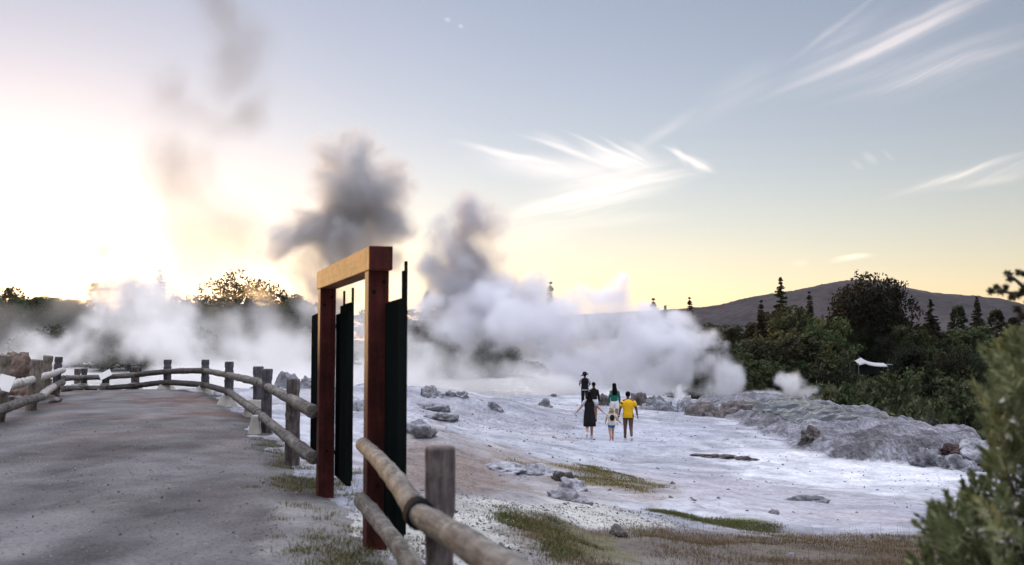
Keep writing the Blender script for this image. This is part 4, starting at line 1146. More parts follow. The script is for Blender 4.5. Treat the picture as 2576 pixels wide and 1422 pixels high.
# slope of dark bushes behind the middle steam
for i, (px, py) in enumerate([(1090, 800), (1130, 812), (1170, 806), (1210, 838), (1250, 858), (1290, 880), (1330, 905), (1370, 928), (1110, 845), (1160, 850), (1400, 935)]):
    tree_px('shrub' if i % 2 else 'shrub2', px, py, 104 + (i % 3) * 4, 'dark bush on the slope showing through the middle steam', 'bushes on the slope in the middle steam', 1.1)

# white sail tent on the hillside
tz = at(2185, 915, 104)
tent = empty('sail_tent', (tz.x, tz.y, hz(tz.x, tz.y)), 'small white peaked sail canopy on poles among the hillside trees', 'canopy')
gy = np.linspace(-1.4, 1.4, 9); gx = np.linspace(-1.55, 1.55, 25)
V = []
for yy in gy:
    for xx in gx:
        pk = .80 * math.exp(-abs(xx + .85) * 1.25) * (1 - .45 * abs(yy) / 1.4) + .05 * (xx / 1.55) ** 2 - .10 * abs(yy) / 1.4 - (.32 * (-yy / 1.4) ** 2 if yy < 0 else 0)
        V.append((xx, yy * (1 - .12 * math.cos(xx)), pk))
F = [(j * 25 + i, j * 25 + i + 1, (j + 1) * 25 + i + 1, (j + 1) * 25 + i) for j in range(8) for i in range(24)]
zt = tz.z - tent.location.z
me = mesh('canopy_sheet', V, F, True)
MAT['canvas'] = simple('grey_canvas', (.38, .37, .38), .8, .1, 3, 0)
co_ = link('canopy', me, tent, MAT['canvas']); co_.location = (0, 0, zt); co_.scale = (.95, 1, .8)
sm = co_.modifiers.new('t', 'SOLIDIFY'); sm.thickness = .03
for x_, y_ in ((-1.5, -1.3), (1.5, -1.3), (-1.5, 1.3), (1.5, 1.3), (-.95, 0)):
    V, F = tube([Vector((x_, y_, -.2)), Vector((x_, y_, zt + (.8 if y_ == 0 else .1)))], [.04, .035], 8)
    link('pole', mesh('pole', V, F, True), tent, MAT['boarddark'])
block('side_roof', tent, (tz.x + 2.0, tz.y + .3, tz.z - .1), (.8, 1.2, .05), MAT['canvas'], 0, .01)
block('back_wall', tent, (tz.x + .2, tz.y + .9, tz.z - .6), (2.6, .08, .9), MAT['boarddark'], 0, .01)
# ------------------------------------------------------------------ near shrub and pine branch on the right
MAT['shrubleaf'] = leaf_mat('shrub_leaves', (.055, .07, .028), (.10, .12, .045), (.19, .205, .10), .2, False)
MAT['palebud'] = simple('pale_seed_heads', (.55, .5, .45), .8, .2, 10, 0)
MAT['pineleaf'] = leaf_mat('pine_needles', (.025, .028, .014), (.05, .05, .025), (.08, .075, .04), .2)
def shoot(r, base, tip, nleaf, ll, lw):
    """an upright shoot thickly set with narrow leaves"""
    d = tip - base; L = np.linalg.norm(d); d = d / L
    u = np.cross(d, [0.3, .9, .1]); u /= np.linalg.norm(u); v = np.cross(d, u)
    Vs = []
    for i in range(nleaf):
        t = i / nleaf; a = i * 2.4 + r.random() * .5
        o = base + d * L * t
        out = (u * math.cos(a) + v * math.sin(a))
        ax = out * (.9 - .45 * t) + d * (.55 + .6 * t) + r.normal(size=3) * .12
        ax /= np.linalg.norm(ax)
        sd = np.cross(ax, d); sd /= (np.linalg.norm(sd) + 1e-9)
        l = ll * (.7 + .5 * r.random()) * (1 - .3 * t)
        m = o + ax * l * .5
        Vs += [o, m + sd * lw, o + ax * l + np.array([0, 0, -.002]), m - sd * lw]
    return np.array(Vs)
def near_shrub():
    r = np.random.default_rng(77)
    c = at(2540, 1200, 3.6)
    root = empty('shrub', (c.x + .15, c.y, hz(c.x + .15, c.y)), 'big olive green shrub with upright leafy shoots filling the lower right corner', 'shrub')
    o = np.array(root.location)
    outline = [(2330, 1390), (2310, 1350), (2345, 1325), (2390, 1285), (2430, 1235), (2475, 1225), (2500, 1180), (2478, 1120), (2488, 1060), (2470, 1000), (2505, 960), (2490, 920), (2540, 880), (2580, 840), (2640, 800), (2800, 760), (2900, 1100), (2900, 1700), (2260, 1700), (2290, 1450)]
    V = []; stems = []
    n = 0
    while n < 900:
        px, py = r.uniform(2270, 2900), r.uniform(770, 1700)
        s = sdist(np.array([px]), np.array([py]), outline)[0]
        if s < 4: continue
        d = 3.7 + r.normal() * .3 + (px - 2576) * .0006
        b_ = np.array(at(px, py, d))
        tl = r.uniform(.07, .13)
        lean = np.array([-.45 + r.normal() * .35, r.normal() * .35, 1.0]); lean /= np.linalg.norm(lean)
        if s < 26: tl = min(tl, .085)
        V.append(shoot(r, b_ - lean * tl * .3, b_ + lean * tl * .7, r.integers(24, 34), .055, .0075)); n += 1
        if n % 7 == 0: stems.append(b_)
    V = np.concatenate(V) - o
    me = mesh_np('foliage', V, np.arange(len(V)).reshape(-1, 4), False)
    link('foliage', me, root, MAT['shrubleaf'])
    P0 = [tube([Vector((0, 0, -.1)), Vector((.02, 0, .5)), Vector((.05, .02, 1.3))], [.035, .03, .012], 8)]
    for b_ in stems:
        e = Vector(b_ - o); P0.append(tube([Vector((.03, .0, max(.05, e.z * .45))), Vector((e.x * .6, e.y * .6, e.z * .8)), e], [.010, .007, .003], 5))
    link('stem', merge(P0, 'stem'), root, MAT['bark'])
    # pale dried seed heads
    Vq = []
    for px, py in [(2500, 1290), (2515, 1300), (2525, 1312), (2540, 1295), (2490, 1310), (2550, 1330), (2505, 1335), (2470, 1330), (2448, 1338), (2520, 1345), (2560, 1060), (2540, 1090), (2530, 1010), (2420, 1360), (2400, 1375), (2555, 1275), (2460, 1300), (2535, 1330), (2480, 1345), (2565, 1310)]:
        p = np.array(at(px + r.normal() * 5, py + r.normal() * 5, 3.25 + r.random() * .15)) - o
        for j in range(5):
            a = r.normal(size=3); a /= np.linalg.norm(a); b_ = np.cross(a, r.normal(size=3)); b_ /= np.linalg.norm(b_)
            q = p + r.normal(size=3) * .006
            Vq += [q - a * .013, q + b_ * .006, q + a * .013, q - b_ * .006]
    Vq = np.array(Vq)
    tag(link('seed_heads', mesh_np('seed_heads', Vq, np.arange(len(Vq)).reshape(-1, 4), False), root, MAT['palebud']), kind='stuff')
near_shrub()
def pine():
    r = np.random.default_rng(5)
    c = at(2680, 900, 4.6)
    root = empty('pine_tree', (c.x, c.y, hz(c.x, c.y)), 'dark pine twigs with round needle tufts reaching in from the right edge against the sky', 'tree')
    o = np.array(root.location)
    tufts = [(2492, 734, 13), (2507, 726, 13), (2518, 735, 13), (2530, 724, 11), (2536, 690, 14), (2540, 704, 12), (2563, 686, 12), (2575, 690, 10), (2556, 745, 15), (2545, 750, 12), (2572, 735, 14), (2588, 720, 16), (2560, 780, 15), (2574, 800, 20), (2590, 770, 20), (2585, 840, 22), (2600, 690, 14), (2572, 870, 22), (2600, 900, 28), (2620, 820, 30), (2565, 905, 20)]
    V = []
    for px, py, rp in tufts:
        p = np.array(at(px, py, 4.6 + r.normal() * .06)); rad = rp * 4.6 / FPX
        n = 110
        for i in range(n):
            a = r.normal(size=3); a[2] += .3; a /= np.linalg.norm(a)
            sd = np.cross(a, r.normal(size=3)); sd /= np.linalg.norm(sd)
            l = rad * (.75 + .5 * r.random())
            V += [p, p + a * l * .5 + sd * .0022, p + a * l, p + a * l * .5 - sd * .0022]
    V = np.array(V) - o
    link('needles', mesh_np('needles', V, np.arange(len(V)).reshape(-1, 4), False), root, MAT['pineleaf'])
    def q(px, py, d=4.6): return Vector(np.array(at(px, py, d)) - o)
    P0 = [tube([Vector((0, 0, -.2)), Vector((.02, 0, 1.0)), q(2660, 700), q(2650, 560)], [.05, .04, .02, .008], 8)]
    for br in ([(2660, 790), (2600, 745), (2560, 738), (2520, 735), (2492, 736)], [(2600, 745), (2570, 718), (2550, 700), (2536, 692)], [(2660, 760), (2600, 705), (2570, 690)], [(2660, 840), (2610, 800), (2570, 790), (2556, 782)], [(2660, 900), (2600, 880), (2570, 905)], [(2560, 738), (2545, 750)], [(2520, 735), (2507, 727)]):
        P0.append(tube([q(*b_) for b_ in br], [.012 - .008 * i / (len(br) - 1) for i in range(len(br))], 6))
    link('branch', merge(P0, 'branch'), root, MAT['bark'])
pine()

# ------------------------------------------------------------------ ground cover: grass, twigs, pebbles
def grass_mat(name, c0, c1, c2):
    m, nt, b = newmat(name)
    gn = nt.nodes.new('ShaderNodeNewGeometry')
    r = ramp(nt, gn.outputs['Random Per Island'], [(.1, c0), (.5, c1), (.95, c2)])
    nt.links.new(r.outputs[0], b.inputs['Base Color']); b.inputs['Roughness'].default_value = .8; b.inputs['Specular IOR Level'].default_value = .1
    tr = nt.nodes.new('ShaderNodeBsdfTranslucent'); nt.links.new(r.outputs[0], tr.inputs[0])
    mx = nd(nt, 'ShaderNodeMixShader'); mx.inputs[0].default_value = .3
    nt.links.new(b.outputs[0], mx.inputs[1]); nt.links.new(tr.outputs[0], mx.inputs[2])
    nt.links.new(mx.outputs[0], nt.nodes['Material Output'].inputs[0])
    return m
MAT['grassdry'] = grass_mat('dry_grass', (.07, .05, .035), (.15, .105, .06), (.26, .2, .12))
MAT['grassgreen'] = grass_mat('green_grass', (.04, .05, .015), (.085, .095, .028), (.16, .15, .06))
MAT['grassolive'] = grass_mat('olive_grass', (.08, .07, .03), (.16, .145, .06), (.27, .24, .12))
MAT['straw'] = grass_mat('dead_twigs', (.1, .075, .06), (.24, .18, .15), (.42, .34, .3))
MAT['pebble'] = grass_mat('pebbles', (.05, .05, .05), (.15, .145, .145), (.32, .31, .31))
def blades(name, pts, hgt, wid, mat, label, seed, tuft=1, spread=.06, lie=0., cat='grass'):
    r = np.random.default_rng(seed)
    pts = np.repeat(np.asarray(pts), tuft, 0)
    n = len(pts)
    x = pts[:, 0] + r.normal(size=n) * spread; y = pts[:, 1] + r.normal(size=n) * spread
    z = pts[:, 2] if pts.shape[1] > 2 else H(x, y)
    z = np.maximum(H(x, y), np.where(sdist(x, y, PATH) > 0, path_h(x, y), -99))
    a = r.random(n) * 2 * np.pi; lean = (.15 + .5 * r.random(n)) + lie
    h = hgt * (.4 + .9 * r.random(n))
    dx, dy = np.cos(a), np.sin(a)
    w = wid * (.6 + .8 * r.random(n))
    b0 = np.stack([x - dy * w, y + dx * w, z - .01], 1); b1 = np.stack([x + dy * w, y - dx * w, z - .01], 1)
    up = np.sqrt(np.maximum(.02, 1 - np.minimum(lean, .99) ** 2))
    m0 = np.stack([x + dx * h * lean * .4 + dy * w * .7, y + dy * h * lean * .4 - dx * w * .7, z + h * up * .6], 1)
    m1 = np.stack([x + dx * h * lean * .4 - dy * w * .7, y + dy * h * lean * .4 + dx * w * .7, z + h * up * .6], 1)
    t0 = np.stack([x + dx * h * lean + dy * w * .12, y + dy * h * lean - dx * w * .12, z + h * up], 1)
    t1 = np.stack([x + dx * h * lean - dy * w * .12, y + dy * h * lean + dx * w * .12, z + h * up], 1)
    V = np.stack([b0, b1, m0, m1, t0, t1], 1).reshape(-1, 3)
    i = np.arange(n)[:, None] * 6
    Q = np.concatenate([i + np.array([[0, 1, 2, 3]]), i + np.array([[3, 2, 4, 5]])], 0)
    o = link(name, mesh_np(name, V, Q, False), None, mat)
    return tag(o, label, cat, kind='stuff')
def scatter(n, poly_px, seed, feather=10, bbox=None, dens=None, zguess=-.6):
    """random ground spots inside a zone of the ground"""
    r = np.random.default_rng(seed)
    out = []
    pp = [wp(px, py, zguess) for px, py in poly_px]
    x0, x1 = min(p[0] for p in pp) - 1, max(p[0] for p in pp) + 1; y0, y1 = min(p[1] for p in pp) - 1, max(p[1] for p in pp) + 2
    if bbox: x0, x1, y0, y1 = bbox
    tot = 0
    while tot < n:
        x = r.uniform(x0, x1, n * 3); y = r.uniform(y0, y1, n * 3)
        z = H(x, y)
        px, py = unproj(x, y, z)
        k = sdist(px, py, poly_px) + feather * fbm(x * 1.1, y * 1.1, oct=3, seed=seed)
        ok = k > 0
        if dens is not None: ok &= (fbm(x * dens, y * dens, oct=3, seed=seed + 3) > r.uniform(-.5, .5, n * 3))
        q = np.stack([x, y, z], 1)[ok]
        out.append(q); tot += len(q)
    return np.concatenate(out)[:n]
blades('dry_grass', scatter(7500, ZP['scrub'], 1, 14, (-.2, 6.5, 4.5, 17), .9), .055, .0022, MAT['grassdry'], 'dry brown grass and scrub on the bank along the bottom right', 1, 9, .08, .25)
blades('green_grass', np.concatenate([scatter(900, ZP['greennear'], 2, 10, (-.2, 3, 6, 15), 1.2), scatter(900, ZP['green'], 3, 6, (1, 7, 11, 19), .9), scatter(260, ZP['scrub'], 13, 14, (-.2, 6.5, 4.5, 16), 1.0)]), .042, .0024, MAT['grassgreen'], 'short green grass patches beside the light gravel', 2, 14, .07, .25)
tu = []
for px, py, d, n in [(715, 1125, 15.4, 22), (690, 1100, 16.6, 14), (740, 1150, 13.6, 16), (765, 1215, 11.6, 22), (740, 1240, 11.4, 16), (860, 1225, 11.2, 18), (885, 1180, 12.5, 14), (845, 1355, 8.3, 18), (870, 1375, 8.0, 22), (930, 1400, 7.6, 20), (800, 1290, 9.6, 5), (960, 1400, 7.7, 10)]:
    p = at(px, py, d)
    r_ = np.random.default_rng(int(px + py))
    q = np.stack([p.x + r_.normal(size=n) * .22, p.y + r_.normal(size=n) * .35], 1)
    tu.append(np.c_[q, np.zeros(n)])
blades('grass_tufts', np.concatenate(tu), .045, .0025, MAT['grassolive'], 'olive grass tufts at the edge of the path by the gateway and fence', 4, 40, .06, .25)
blades('grass_tufts', np.concatenate(tu), .04, .0025, MAT['grassgreen'], 'short green grass mixed in the tufts along the path edge fence', 5, 22, .09, .25)
blades('dry_grass_strip', scatter(1500, ZP['drygrass'], 6, 5, (-1, 7, 16, 27), 1.2), .05, .005, MAT['grassolive'], 'strip of low dry grass above the near rock outcrop', 6, 5, .08)
blades('dry_weeds', scatter(260, ZP['scrub'], 41, 10, (.5, 6.5, 6, 16), .8), .24, .0016, MAT['grassdry'], 'thin tall dry weed stems standing in the scrub at the bottom right', 41, 2, .05, .0, 'weeds')
blades('dead_twigs', scatter(3000, ZP['twig'], 7, 18, (-3.2, 0, 11, 26)), .17, .003, MAT['straw'], 'pale dead twigs and straw littering the slope right of the gateway', 7, 1, .05, .84, 'twigs')
blades('dead_twigs', scatter(1600, ZP['litter'], 8, 12, (-3, 4, 12, 26)), .12, .004, MAT['straw'], 'fine dead litter on the brown slope above the light gravel', 8, 1, .05, .84, 'twigs')
def pebbles(name, pts, size, label, seed, mat):
    r = np.random.default_rng(seed)
    n = len(pts)
    octa = np.array([(1, 0, 0), (0, 1, 0), (-1, 0, 0), (0, -1, 0), (0, 0, .7), (0, 0, -.7), (.6, .6, .3), (-.6, .6, -.2)])[:6]
    T = np.array([(0, 1, 4), (1, 2, 4), (2, 3, 4), (3, 0, 4), (1, 0, 5), (2, 1, 5), (3, 2, 5), (0, 3, 5)])
    s = size * np.exp(r.normal(size=n) * .5)
    jit = 1 + .35 * r.normal(size=(n, 6, 3))
    V = (octa[None] * jit * s[:, None, None]) + pts[:, None, :]
    Q = (T[None] + (np.arange(n) * 6)[:, None, None]).reshape(-1, 3)
    return tag(link(name, mesh_np(name, V.reshape(-1, 3), Q, False), None, mat), label, 'pebbles', kind='stuff')
r_ = np.random.default_rng(3)
x = r_.uniform(-9, .6, 16000); y = 2.5 + 17 * r_.random(16000) ** 1.6
ok = sdist(x, y, PATH) > .05; x, y = x[ok], y[ok]
pebbles('gravel_stones', np.stack([x, y, path_h(x, y) + .001], 1), .0055, 'loose small stones scattered on the grey gravel path', 1, MAT['pebble'])
pebbles('gravel_stones', scatter(9000, ZP['lightgravel'], 21, 14, (-1.8, 4, 5, 17)), .006, 'loose pale stones on the light gravel right of the gateway', 2, MAT['pebble'])
pebbles('sinter_stones', scatter(1300, [(1020, 1010), (1700, 1010), (1900, 1080), (2450, 1200), (2300, 1320), (1500, 1250), (1100, 1200)], 22, 10, (-7, 20, 14, 60), .5, -1.2), .02, 'small dark stones strewn over the pale sinter flat', 3, MAT['rockdark'])

# ------------------------------------------------------------------ steam
def steam_mat(name, dens, col, g=.45):
    m = bpy.data.materials.new(name); m.use_nodes = True
    nt = m.node_tree; nt.nodes.clear()
    o = nt.nodes.new('ShaderNodeOutputMaterial'); pv = nt.nodes.new('ShaderNodeVolumePrincipled')
    pv.inputs['Density'].default_value = dens
    pv.inputs['Color'].default_value = (*col, 1); pv.inputs['Anisotropy'].default_value = g
    nt.links.new(pv.outputs[0], o.inputs['Volume'])
    return m
def steam(name, blobs, vox, dens, col, label, g=.45, warp=3.0, wscale=.16, namp=.55, nscale=.35, lo=.12, hi=.6, seed=0., kind=None, floor=None, ysq=1.0, rise=0., cat='steam', fine=.5, vst=1.0, bil=.0, wisp=0., wmin=.15):
    """billowing steam: soft union of puffs (px, py, r_px, depth[, sx, sz]) broken up by turbulence, stored as a density grid"""
    vol = bpy.data.volumes.new(name); vo = bpy.data.objects.new(name, vol); COL.objects.link(vo)
    vol.materials.append(steam_mat(name, dens, col, g))
    B = []
    for bl in blobs:
        px, py, rp, d = bl[:4]
        sx, sz = (bl[4], bl[5]) if len(bl) > 4 else (1, 1)
        B.append((at(px, py, d), rp * d / FPX, sx, sz))
    mn = Vector((min(b[0].x - b[1] * b[2] for b in B), min(b[0].y - b[1] * ysq for b in B), min(b[0].z - b[1] * b[3] for b in B))) - Vector((1, 1, 1)) * warp * .5
    mx = Vector((max(b[0].x + b[1] * b[2] for b in B), max(b[0].y + b[1] * ysq for b in B), max(b[0].z + b[1] * b[3] for b in B))) + Vector((1, 1, 1)) * warp * .5
    if floor is not None: mn.z = max(mn.z, floor)
    ng = bpy.data.node_groups.new(name, 'GeometryNodeTree')
    ng.interface.new_socket('Geometry', in_out='INPUT', socket_type='NodeSocketGeometry'); ng.interface.new_socket('Geometry', in_out='OUTPUT', socket_type='NodeSocketGeometry')
    N, L = ng.nodes, ng.links
    def vm(op, a, b_=None):
        n = N.new('ShaderNodeVectorMath'); n.operation = op
        for s, v in ((0, a), (1, b_)):
            if v is None: continue
            if hasattr(v, 'is_output'): L.new(v, n.inputs[s])
            else: n.inputs[s].default_value = v
        return n.outputs['Value'] if op == 'LENGTH' else n.outputs[0]
    def mt(op, a, b_=None, c=None):
        n = N.new('ShaderNodeMath'); n.operation = op
        for s, v in ((0, a), (1, b_), (2, c)):
            if v is None: continue
            if hasattr(v, 'is_output'): L.new(v, n.inputs[s])
            else: n.inputs[s].default_value = v
        return n.outputs[0]
    pos = N.new('GeometryNodeInputPosition').outputs[0]
    off = vm('ADD', pos, (seed * 13.7, seed * 7.1, seed * 3.3))
    w1 = N.new('ShaderNodeTexNoise'); L.new(off, w1.inputs['Vector']); w1.inputs['Scale'].default_value = wscale; w1.inputs['Detail'].default_value = 3
    wv = vm('MULTIPLY', vm('SUBTRACT', w1.outputs['Color'], (.5, .5, .5)), (warp * 2.2,) * 3)
    p2 = vm('ADD', pos, wv)
    cur = None
    for c, r, sx, sz in B:
        q = vm('MULTIPLY', vm('SUBTRACT', p2, tuple(c)), (1 / (r * sx), 1 / (r * ysq), 1 / (r * sz)))
        f = mt('SUBTRACT', 1.0, vm('LENGTH', q))
        cur = f if cur is None else mt('SMOOTH_MAX', cur, f, .25)
    n2 = N.new('ShaderNodeTexNoise'); L.new(vm('MULTIPLY', vm('ADD', p2, (seed * 5, 3, 1)), (1, 1, vst)), n2.inputs['Vector']); n2.inputs['Scale'].default_value = nscale; n2.inputs['Detail'].default_value = 6; n2.inputs['Roughness'].default_value = fine
    v = mt('MULTIPLY_ADD', mt('SUBTRACT', n2.outputs[0], .5), namp * 2, cur)
    if bil:
        for bs, ba in ((nscale * .9, bil), (nscale * 2.3, bil * .55), (nscale * 5, bil * .28)):
            n3 = N.new('ShaderNodeTexNoise'); L.new(vm('ADD', p2, (seed * 9, 5, 2)), n3.inputs['Vector']); n3.inputs['Scale'].default_value = bs; n3.inputs['Detail'].default_value = 1
            v = mt('MULTIPLY_ADD', mt('SUBTRACT', mt('ABSOLUTE', mt('SUBTRACT', n3.outputs[0], .5)), .1), ba * 2.6, v)
    mr = N.new('ShaderNodeMapRange'); mr.interpolation_type = 'SMOOTHSTEP'; L.new(v, mr.inputs[0]); mr.inputs[1].default_value = lo; mr.inputs[2].default_value = hi
    dens_ = mr.outputs[0]
    if wisp:
        n5 = N.new('ShaderNodeTexNoise'); L.new(vm('MULTIPLY', vm('ADD', p2, (seed * 2, 9, 4)), (1, 1, .75)), n5.inputs['Vector']); n5.inputs['Scale'].default_value = wisp; n5.inputs['Detail'].default_value = 6; n5.inputs['Roughness'].default_value = .62; n5.inputs['Distortion'].default_value = 1.2
        m5 = N.new('ShaderNodeMapRange'); m5.interpolation_type = 'SMOOTHSTEP'; L.new(n5.outputs[0], m5.inputs[0]); m5.inputs[1].default_value = .40; m5.inputs[2].default_value = .66; m5.inputs[3].default_value = wmin; m5.inputs[4].default_value = 1.7
        dens_ = mt('MULTIPLY', dens_, m5.outputs[0])
    vc = N.new('GeometryNodeVolumeCube'); L.new(dens_, vc.inputs['Density'])
    vc.inputs['Min'].default_value = mn; vc.inputs['Max'].default_value = mx
    for ax, nm in enumerate(('Resolution X', 'Resolution Y', 'Resolution Z')): vc.inputs[nm].default_value = max(8, int((mx[ax] - mn[ax]) / vox))
    sm_ = N.new('GeometryNodeSetMaterial'); sm_.inputs['Material'].default_value = vol.materials[0]; L.new(vc.outputs[0], sm_.inputs['Geometry'])
    o = N.new('NodeGroupOutput'); L.new(sm_.outputs[0], o.inputs[0])
    vo.modifiers.new('steam', 'NODES').node_group = ng
    return tag(vo, label, cat, 'steam from the geysers', kind)
WHITE = (.985, .985, .985)
steam('steam_plume', [(892, 470, 125, 88), (955, 480, 95, 88), (855, 410, 92, 88), (905, 385, 82, 88), (850, 560, 100, 88), (780, 590, 90, 88, 1.3, .75), (725, 600, 70, 88, 1.2, .8), (800, 650, 85, 88, 1.2, .7), (900, 590, 100, 88), (965, 560, 80, 88), (1000, 470, 50, 90), (820, 730, 80, 88, 1, 1.3), (940, 660, 60, 88)],
      .24, 1.35, (.68, .68, .69), 'tall dark grey steam plume with a mushroom head above the gateway', 0., 2.6, .17, .42, .34, -.07, .62, 1., bil=.42, fine=.66, wisp=.2)
steam('steam_plume', [(1185, 580, 88, 80), (1220, 565, 66, 80), (1135, 635, 88, 80), (1200, 660, 95, 80), (1090, 680, 72, 80), (1245, 630, 50, 80), (1250, 725, 90, 80), (1160, 740, 100, 80, 1.2, 1), (1310, 770, 90, 80)],
      .24, 1.4, (.70, .70, .725), 'second grey steam plume rising right of the gateway', 0., 2.4, .18, .42, .36, -.07, .62, 2., bil=.42, fine=.66, wisp=.22)
steam('steam_plume', [(1240, 765, 90, 77), (1340, 780, 100, 77), (1450, 765, 70, 75), (1290, 800, 120, 76), (1180, 830, 90, 77), (1100, 800, 70, 78), (1400, 810, 110, 76), (1480, 800, 100, 74), (1420, 770, 50, 74), (1550, 745, 50, 74), (1556, 708, 36, 74, 1, 1.3), (1270, 715, 70, 78), (1320, 745, 60, 77), (1730, 810, 50, 75), (1780, 850, 44, 75), (1820, 960, 50, 75), (1530, 810, 90, 74), (1620, 850, 90, 74), (1700, 850, 75, 74), (1740, 860, 52, 74), (1800, 872, 36, 74), (1830, 890, 26, 74), (1785, 930, 58, 74), (1838, 935, 30, 74, .8, 1.3), (1700, 930, 90, 74), (1580, 920, 110, 74), (1450, 910, 110, 76), (1340, 870, 90, 76), (1810, 985, 50, 74), (1850, 975, 24, 74, .7, 1.6), (1705, 795, 46, 76), (1655, 800, 50, 75), (1480, 735, 40, 75), (1340, 730, 60, 77)],
      .24, 1.3, (.915, .918, .94), 'broad blue white curtain of steam billowing behind the walkers', 0., 2.4, .2, .46, .36, .04, .62, 3., floor=-6, bil=.5, fine=.66, wisp=.24, wmin=.12)
steam('steam_plume', [(1990, 965, 42, 70), (1960, 950, 30, 70), (2020, 985, 34, 70), (1950, 1000, 36, 70, 1.4, .6), (2060, 1010, 28, 70, 1.5, .5), (1900, 1000, 40, 70, 1.6, .5)],
      .16, 1.4, (.96, .96, .965), 'small separate white steam puff over the terrace at right', .2, 1.0, .45, .4, .8, .1, .5, 4., floor=-6, bil=.4)
steam('steam_plume', [(575, -60, 140, 95, .8, 1.6), (560, 110, 130, 95, .9, 1.6), (535, 290, 150, 95, 1.2, 1.0), (500, 430, 140, 95, 1.1, 1.2), (530, 600, 140, 95, 1, 1.3), (420, 230, 110, 95, 1, 1.3), (640, 240, 90, 95, .9, 1.4), (520, 310, 120, 95, 1.1, .45)],
      .5, .17, (.28, .27, .265), 'tall thin wispy grey steam column drifting to the top of the picture at left', 0., 8., .07, 1.1, .13, .10, 1.2, 5., vst=.55, fine=.66)
steam('steam_plume', [(260, 650, 75, 100, 1.2, .8), (220, 650, 50, 100), (300, 700, 70, 100), (340, 760, 90, 100), (250, 740, 60, 100)],
      .4, .45, (.5, .47, .44), 'brownish steam puff glowing in front of the setting sun at left', 0., 3.0, .2, .8, .35, .1, 1.0, 6.)
steam('steam_bank', [(385, 765, 95, 84), (330, 735, 70, 84), (275, 795, 75, 86), (300, 800, 110, 84), (180, 885, 95, 84, 1.3, .8), (60, 900, 80, 84, 1.3, .8), (470, 900, 130, 80, 1.3, .8), (600, 890, 120, 80, 1.2, .9), (720, 880, 130, 78, 1.2, .9), (660, 810, 60, 82), (850, 880, 120, 76), (950, 900, 120, 76), (1050, 920, 120, 76), (1150, 930, 110, 74, 1.3, .8), (1250, 960, 90, 72, 1.4, .6), (-80, 905, 80, 84), (740, 960, 120, 66, 1.6, .5), (500, 960, 110, 68, 1.6, .45), (1000, 970, 100, 66, 1.6, .45), (1380, 975, 70, 72, 1.6, .5), (780, 790, 50, 80)],
        .32, .55, (.988, .985, .98), 'low bright white steam bank lying behind the lookout fence and gateway', .45, 3.0, .16, .6, .30, .0, .5, 7., bil=.45, wisp=.16, kind='stuff', floor=-6)
steam('steam_bank', [(1500, 985, 60, 69, 2.0, .5), (1640, 985, 60, 69, 2, .5), (1780, 985, 50, 68, 2, .5), (1900, 1010, 30, 64, 2, .4), (2030, 1022, 30, 58, 2.2, .3), (2200, 1035, 26, 50, 2.2, .3), (2340, 1060, 26, 47, 1.5, .5), (2440, 1110, 40, 48, 1.2, .9)],
      .22, .16, WHITE, 'thin low steam drifting along the brink behind the terrace', .4, 1.4, .35, .6, .6, .1, .8, 8., kind='stuff', floor=-6)
steam('steam_bank', [(30, 840, 110, 118, 1.3, .8), (220, 770, 130, 120, 1.2, .9), (340, 740, 100, 120), (230, 690, 70, 122), (430, 800, 110, 118), (560, 820, 100, 116), (-120, 830, 120, 118), (680, 820, 90, 116), (300, 660, 60, 122)],
      .6, .075, (.97, .95, .92), 'thin golden steam drifting before the left tree line in the low sun', .78, 4., .12, .8, .2, .0, .7, 10., kind='stuff', floor=-4)
# geyser jet
steam('geyser_jet', [(1712, 1003, 26, 60, .9, 1), (1712, 985, 16, 60, .8, 1.3), (1710, 968, 8, 60, .6, 2.2), (1722, 985, 8, 60, .5, 2.2), (1697, 990, 8, 60, .5, 1.8), (1716, 972, 6, 60, .5, 2.6)],
      .09, 2.2, WHITE, 'white geyser spray jet shooting up behind the rock pile', .3, .5, 1.1, .5, 2.0, .1, .6, 9., floor=-6, cat='geyser')

# ------------------------------------------------------------------ haze
def haze():
    x0, x1, y0, y1, z0, z1 = -1200, 2900, -200, 3900, -40, 330
    me = mesh('haze', [Vector((x, y, z)) for z in (z0, z1) for y in (y0, y1) for x in (x0, x1)], BOXF)
    m = bpy.data.materials.new('haze_air'); m.use_nodes = True
    nt = m.node_tree; nt.nodes.clear()
    o = nt.nodes.new('ShaderNodeOutputMaterial'); pv = nt.nodes.new('ShaderNodeVolumePrincipled')
    pv.inputs['Density'].default_value = 2e-5; pv.inputs['Color'].default_value = (.9, .88, .95, 1); pv.inputs['Anisotropy'].default_value = 0
    nt.links.new(pv.outputs[0], o.inputs['Volume'])
    return tag(link('haze', me, None, m), 'thin evening haze filling the air', 'haze', kind='stuff')
if HAZE: haze()

# ------------------------------------------------------------------ sky, clouds, sun
SUN_AZ, SUN_EL = -26.5, 2.68
w = bpy.data.worlds.new("World"); sc.world = w; w.use_nodes = True
nt = w.node_tree; L = nt.links
bg = nt.nodes['Background']
sky = nt.nodes.new('ShaderNodeTexSky'); sky.sky_type = 'NISHITA'; sky.sun_disc = False
sky.sun_elevation = R(SUN_EL); sky.sun_rotation = R(SUN_AZ); sky.altitude = 300
sky.air_density = AIR; sky.dust_density = DUST; sky.ozone_density = OZONE
hs = nd(nt, 'ShaderNodeHueSaturation'); hs.inputs['Saturation'].default_value = SAT; hs.inputs['Value'].default_value = 1
L.new(sky.outputs[0], hs.inputs['Color'])
hs = nd(nt, 'ShaderNodeMix', data_type='RGBA', blend_type='MULTIPLY'); L.new(nt.nodes['Hue/Saturation/Value'].outputs[0], hs.inputs[6]); hs.inputs[0].default_value = 1; hs.inputs[7].default_value = (*TINT, 1)
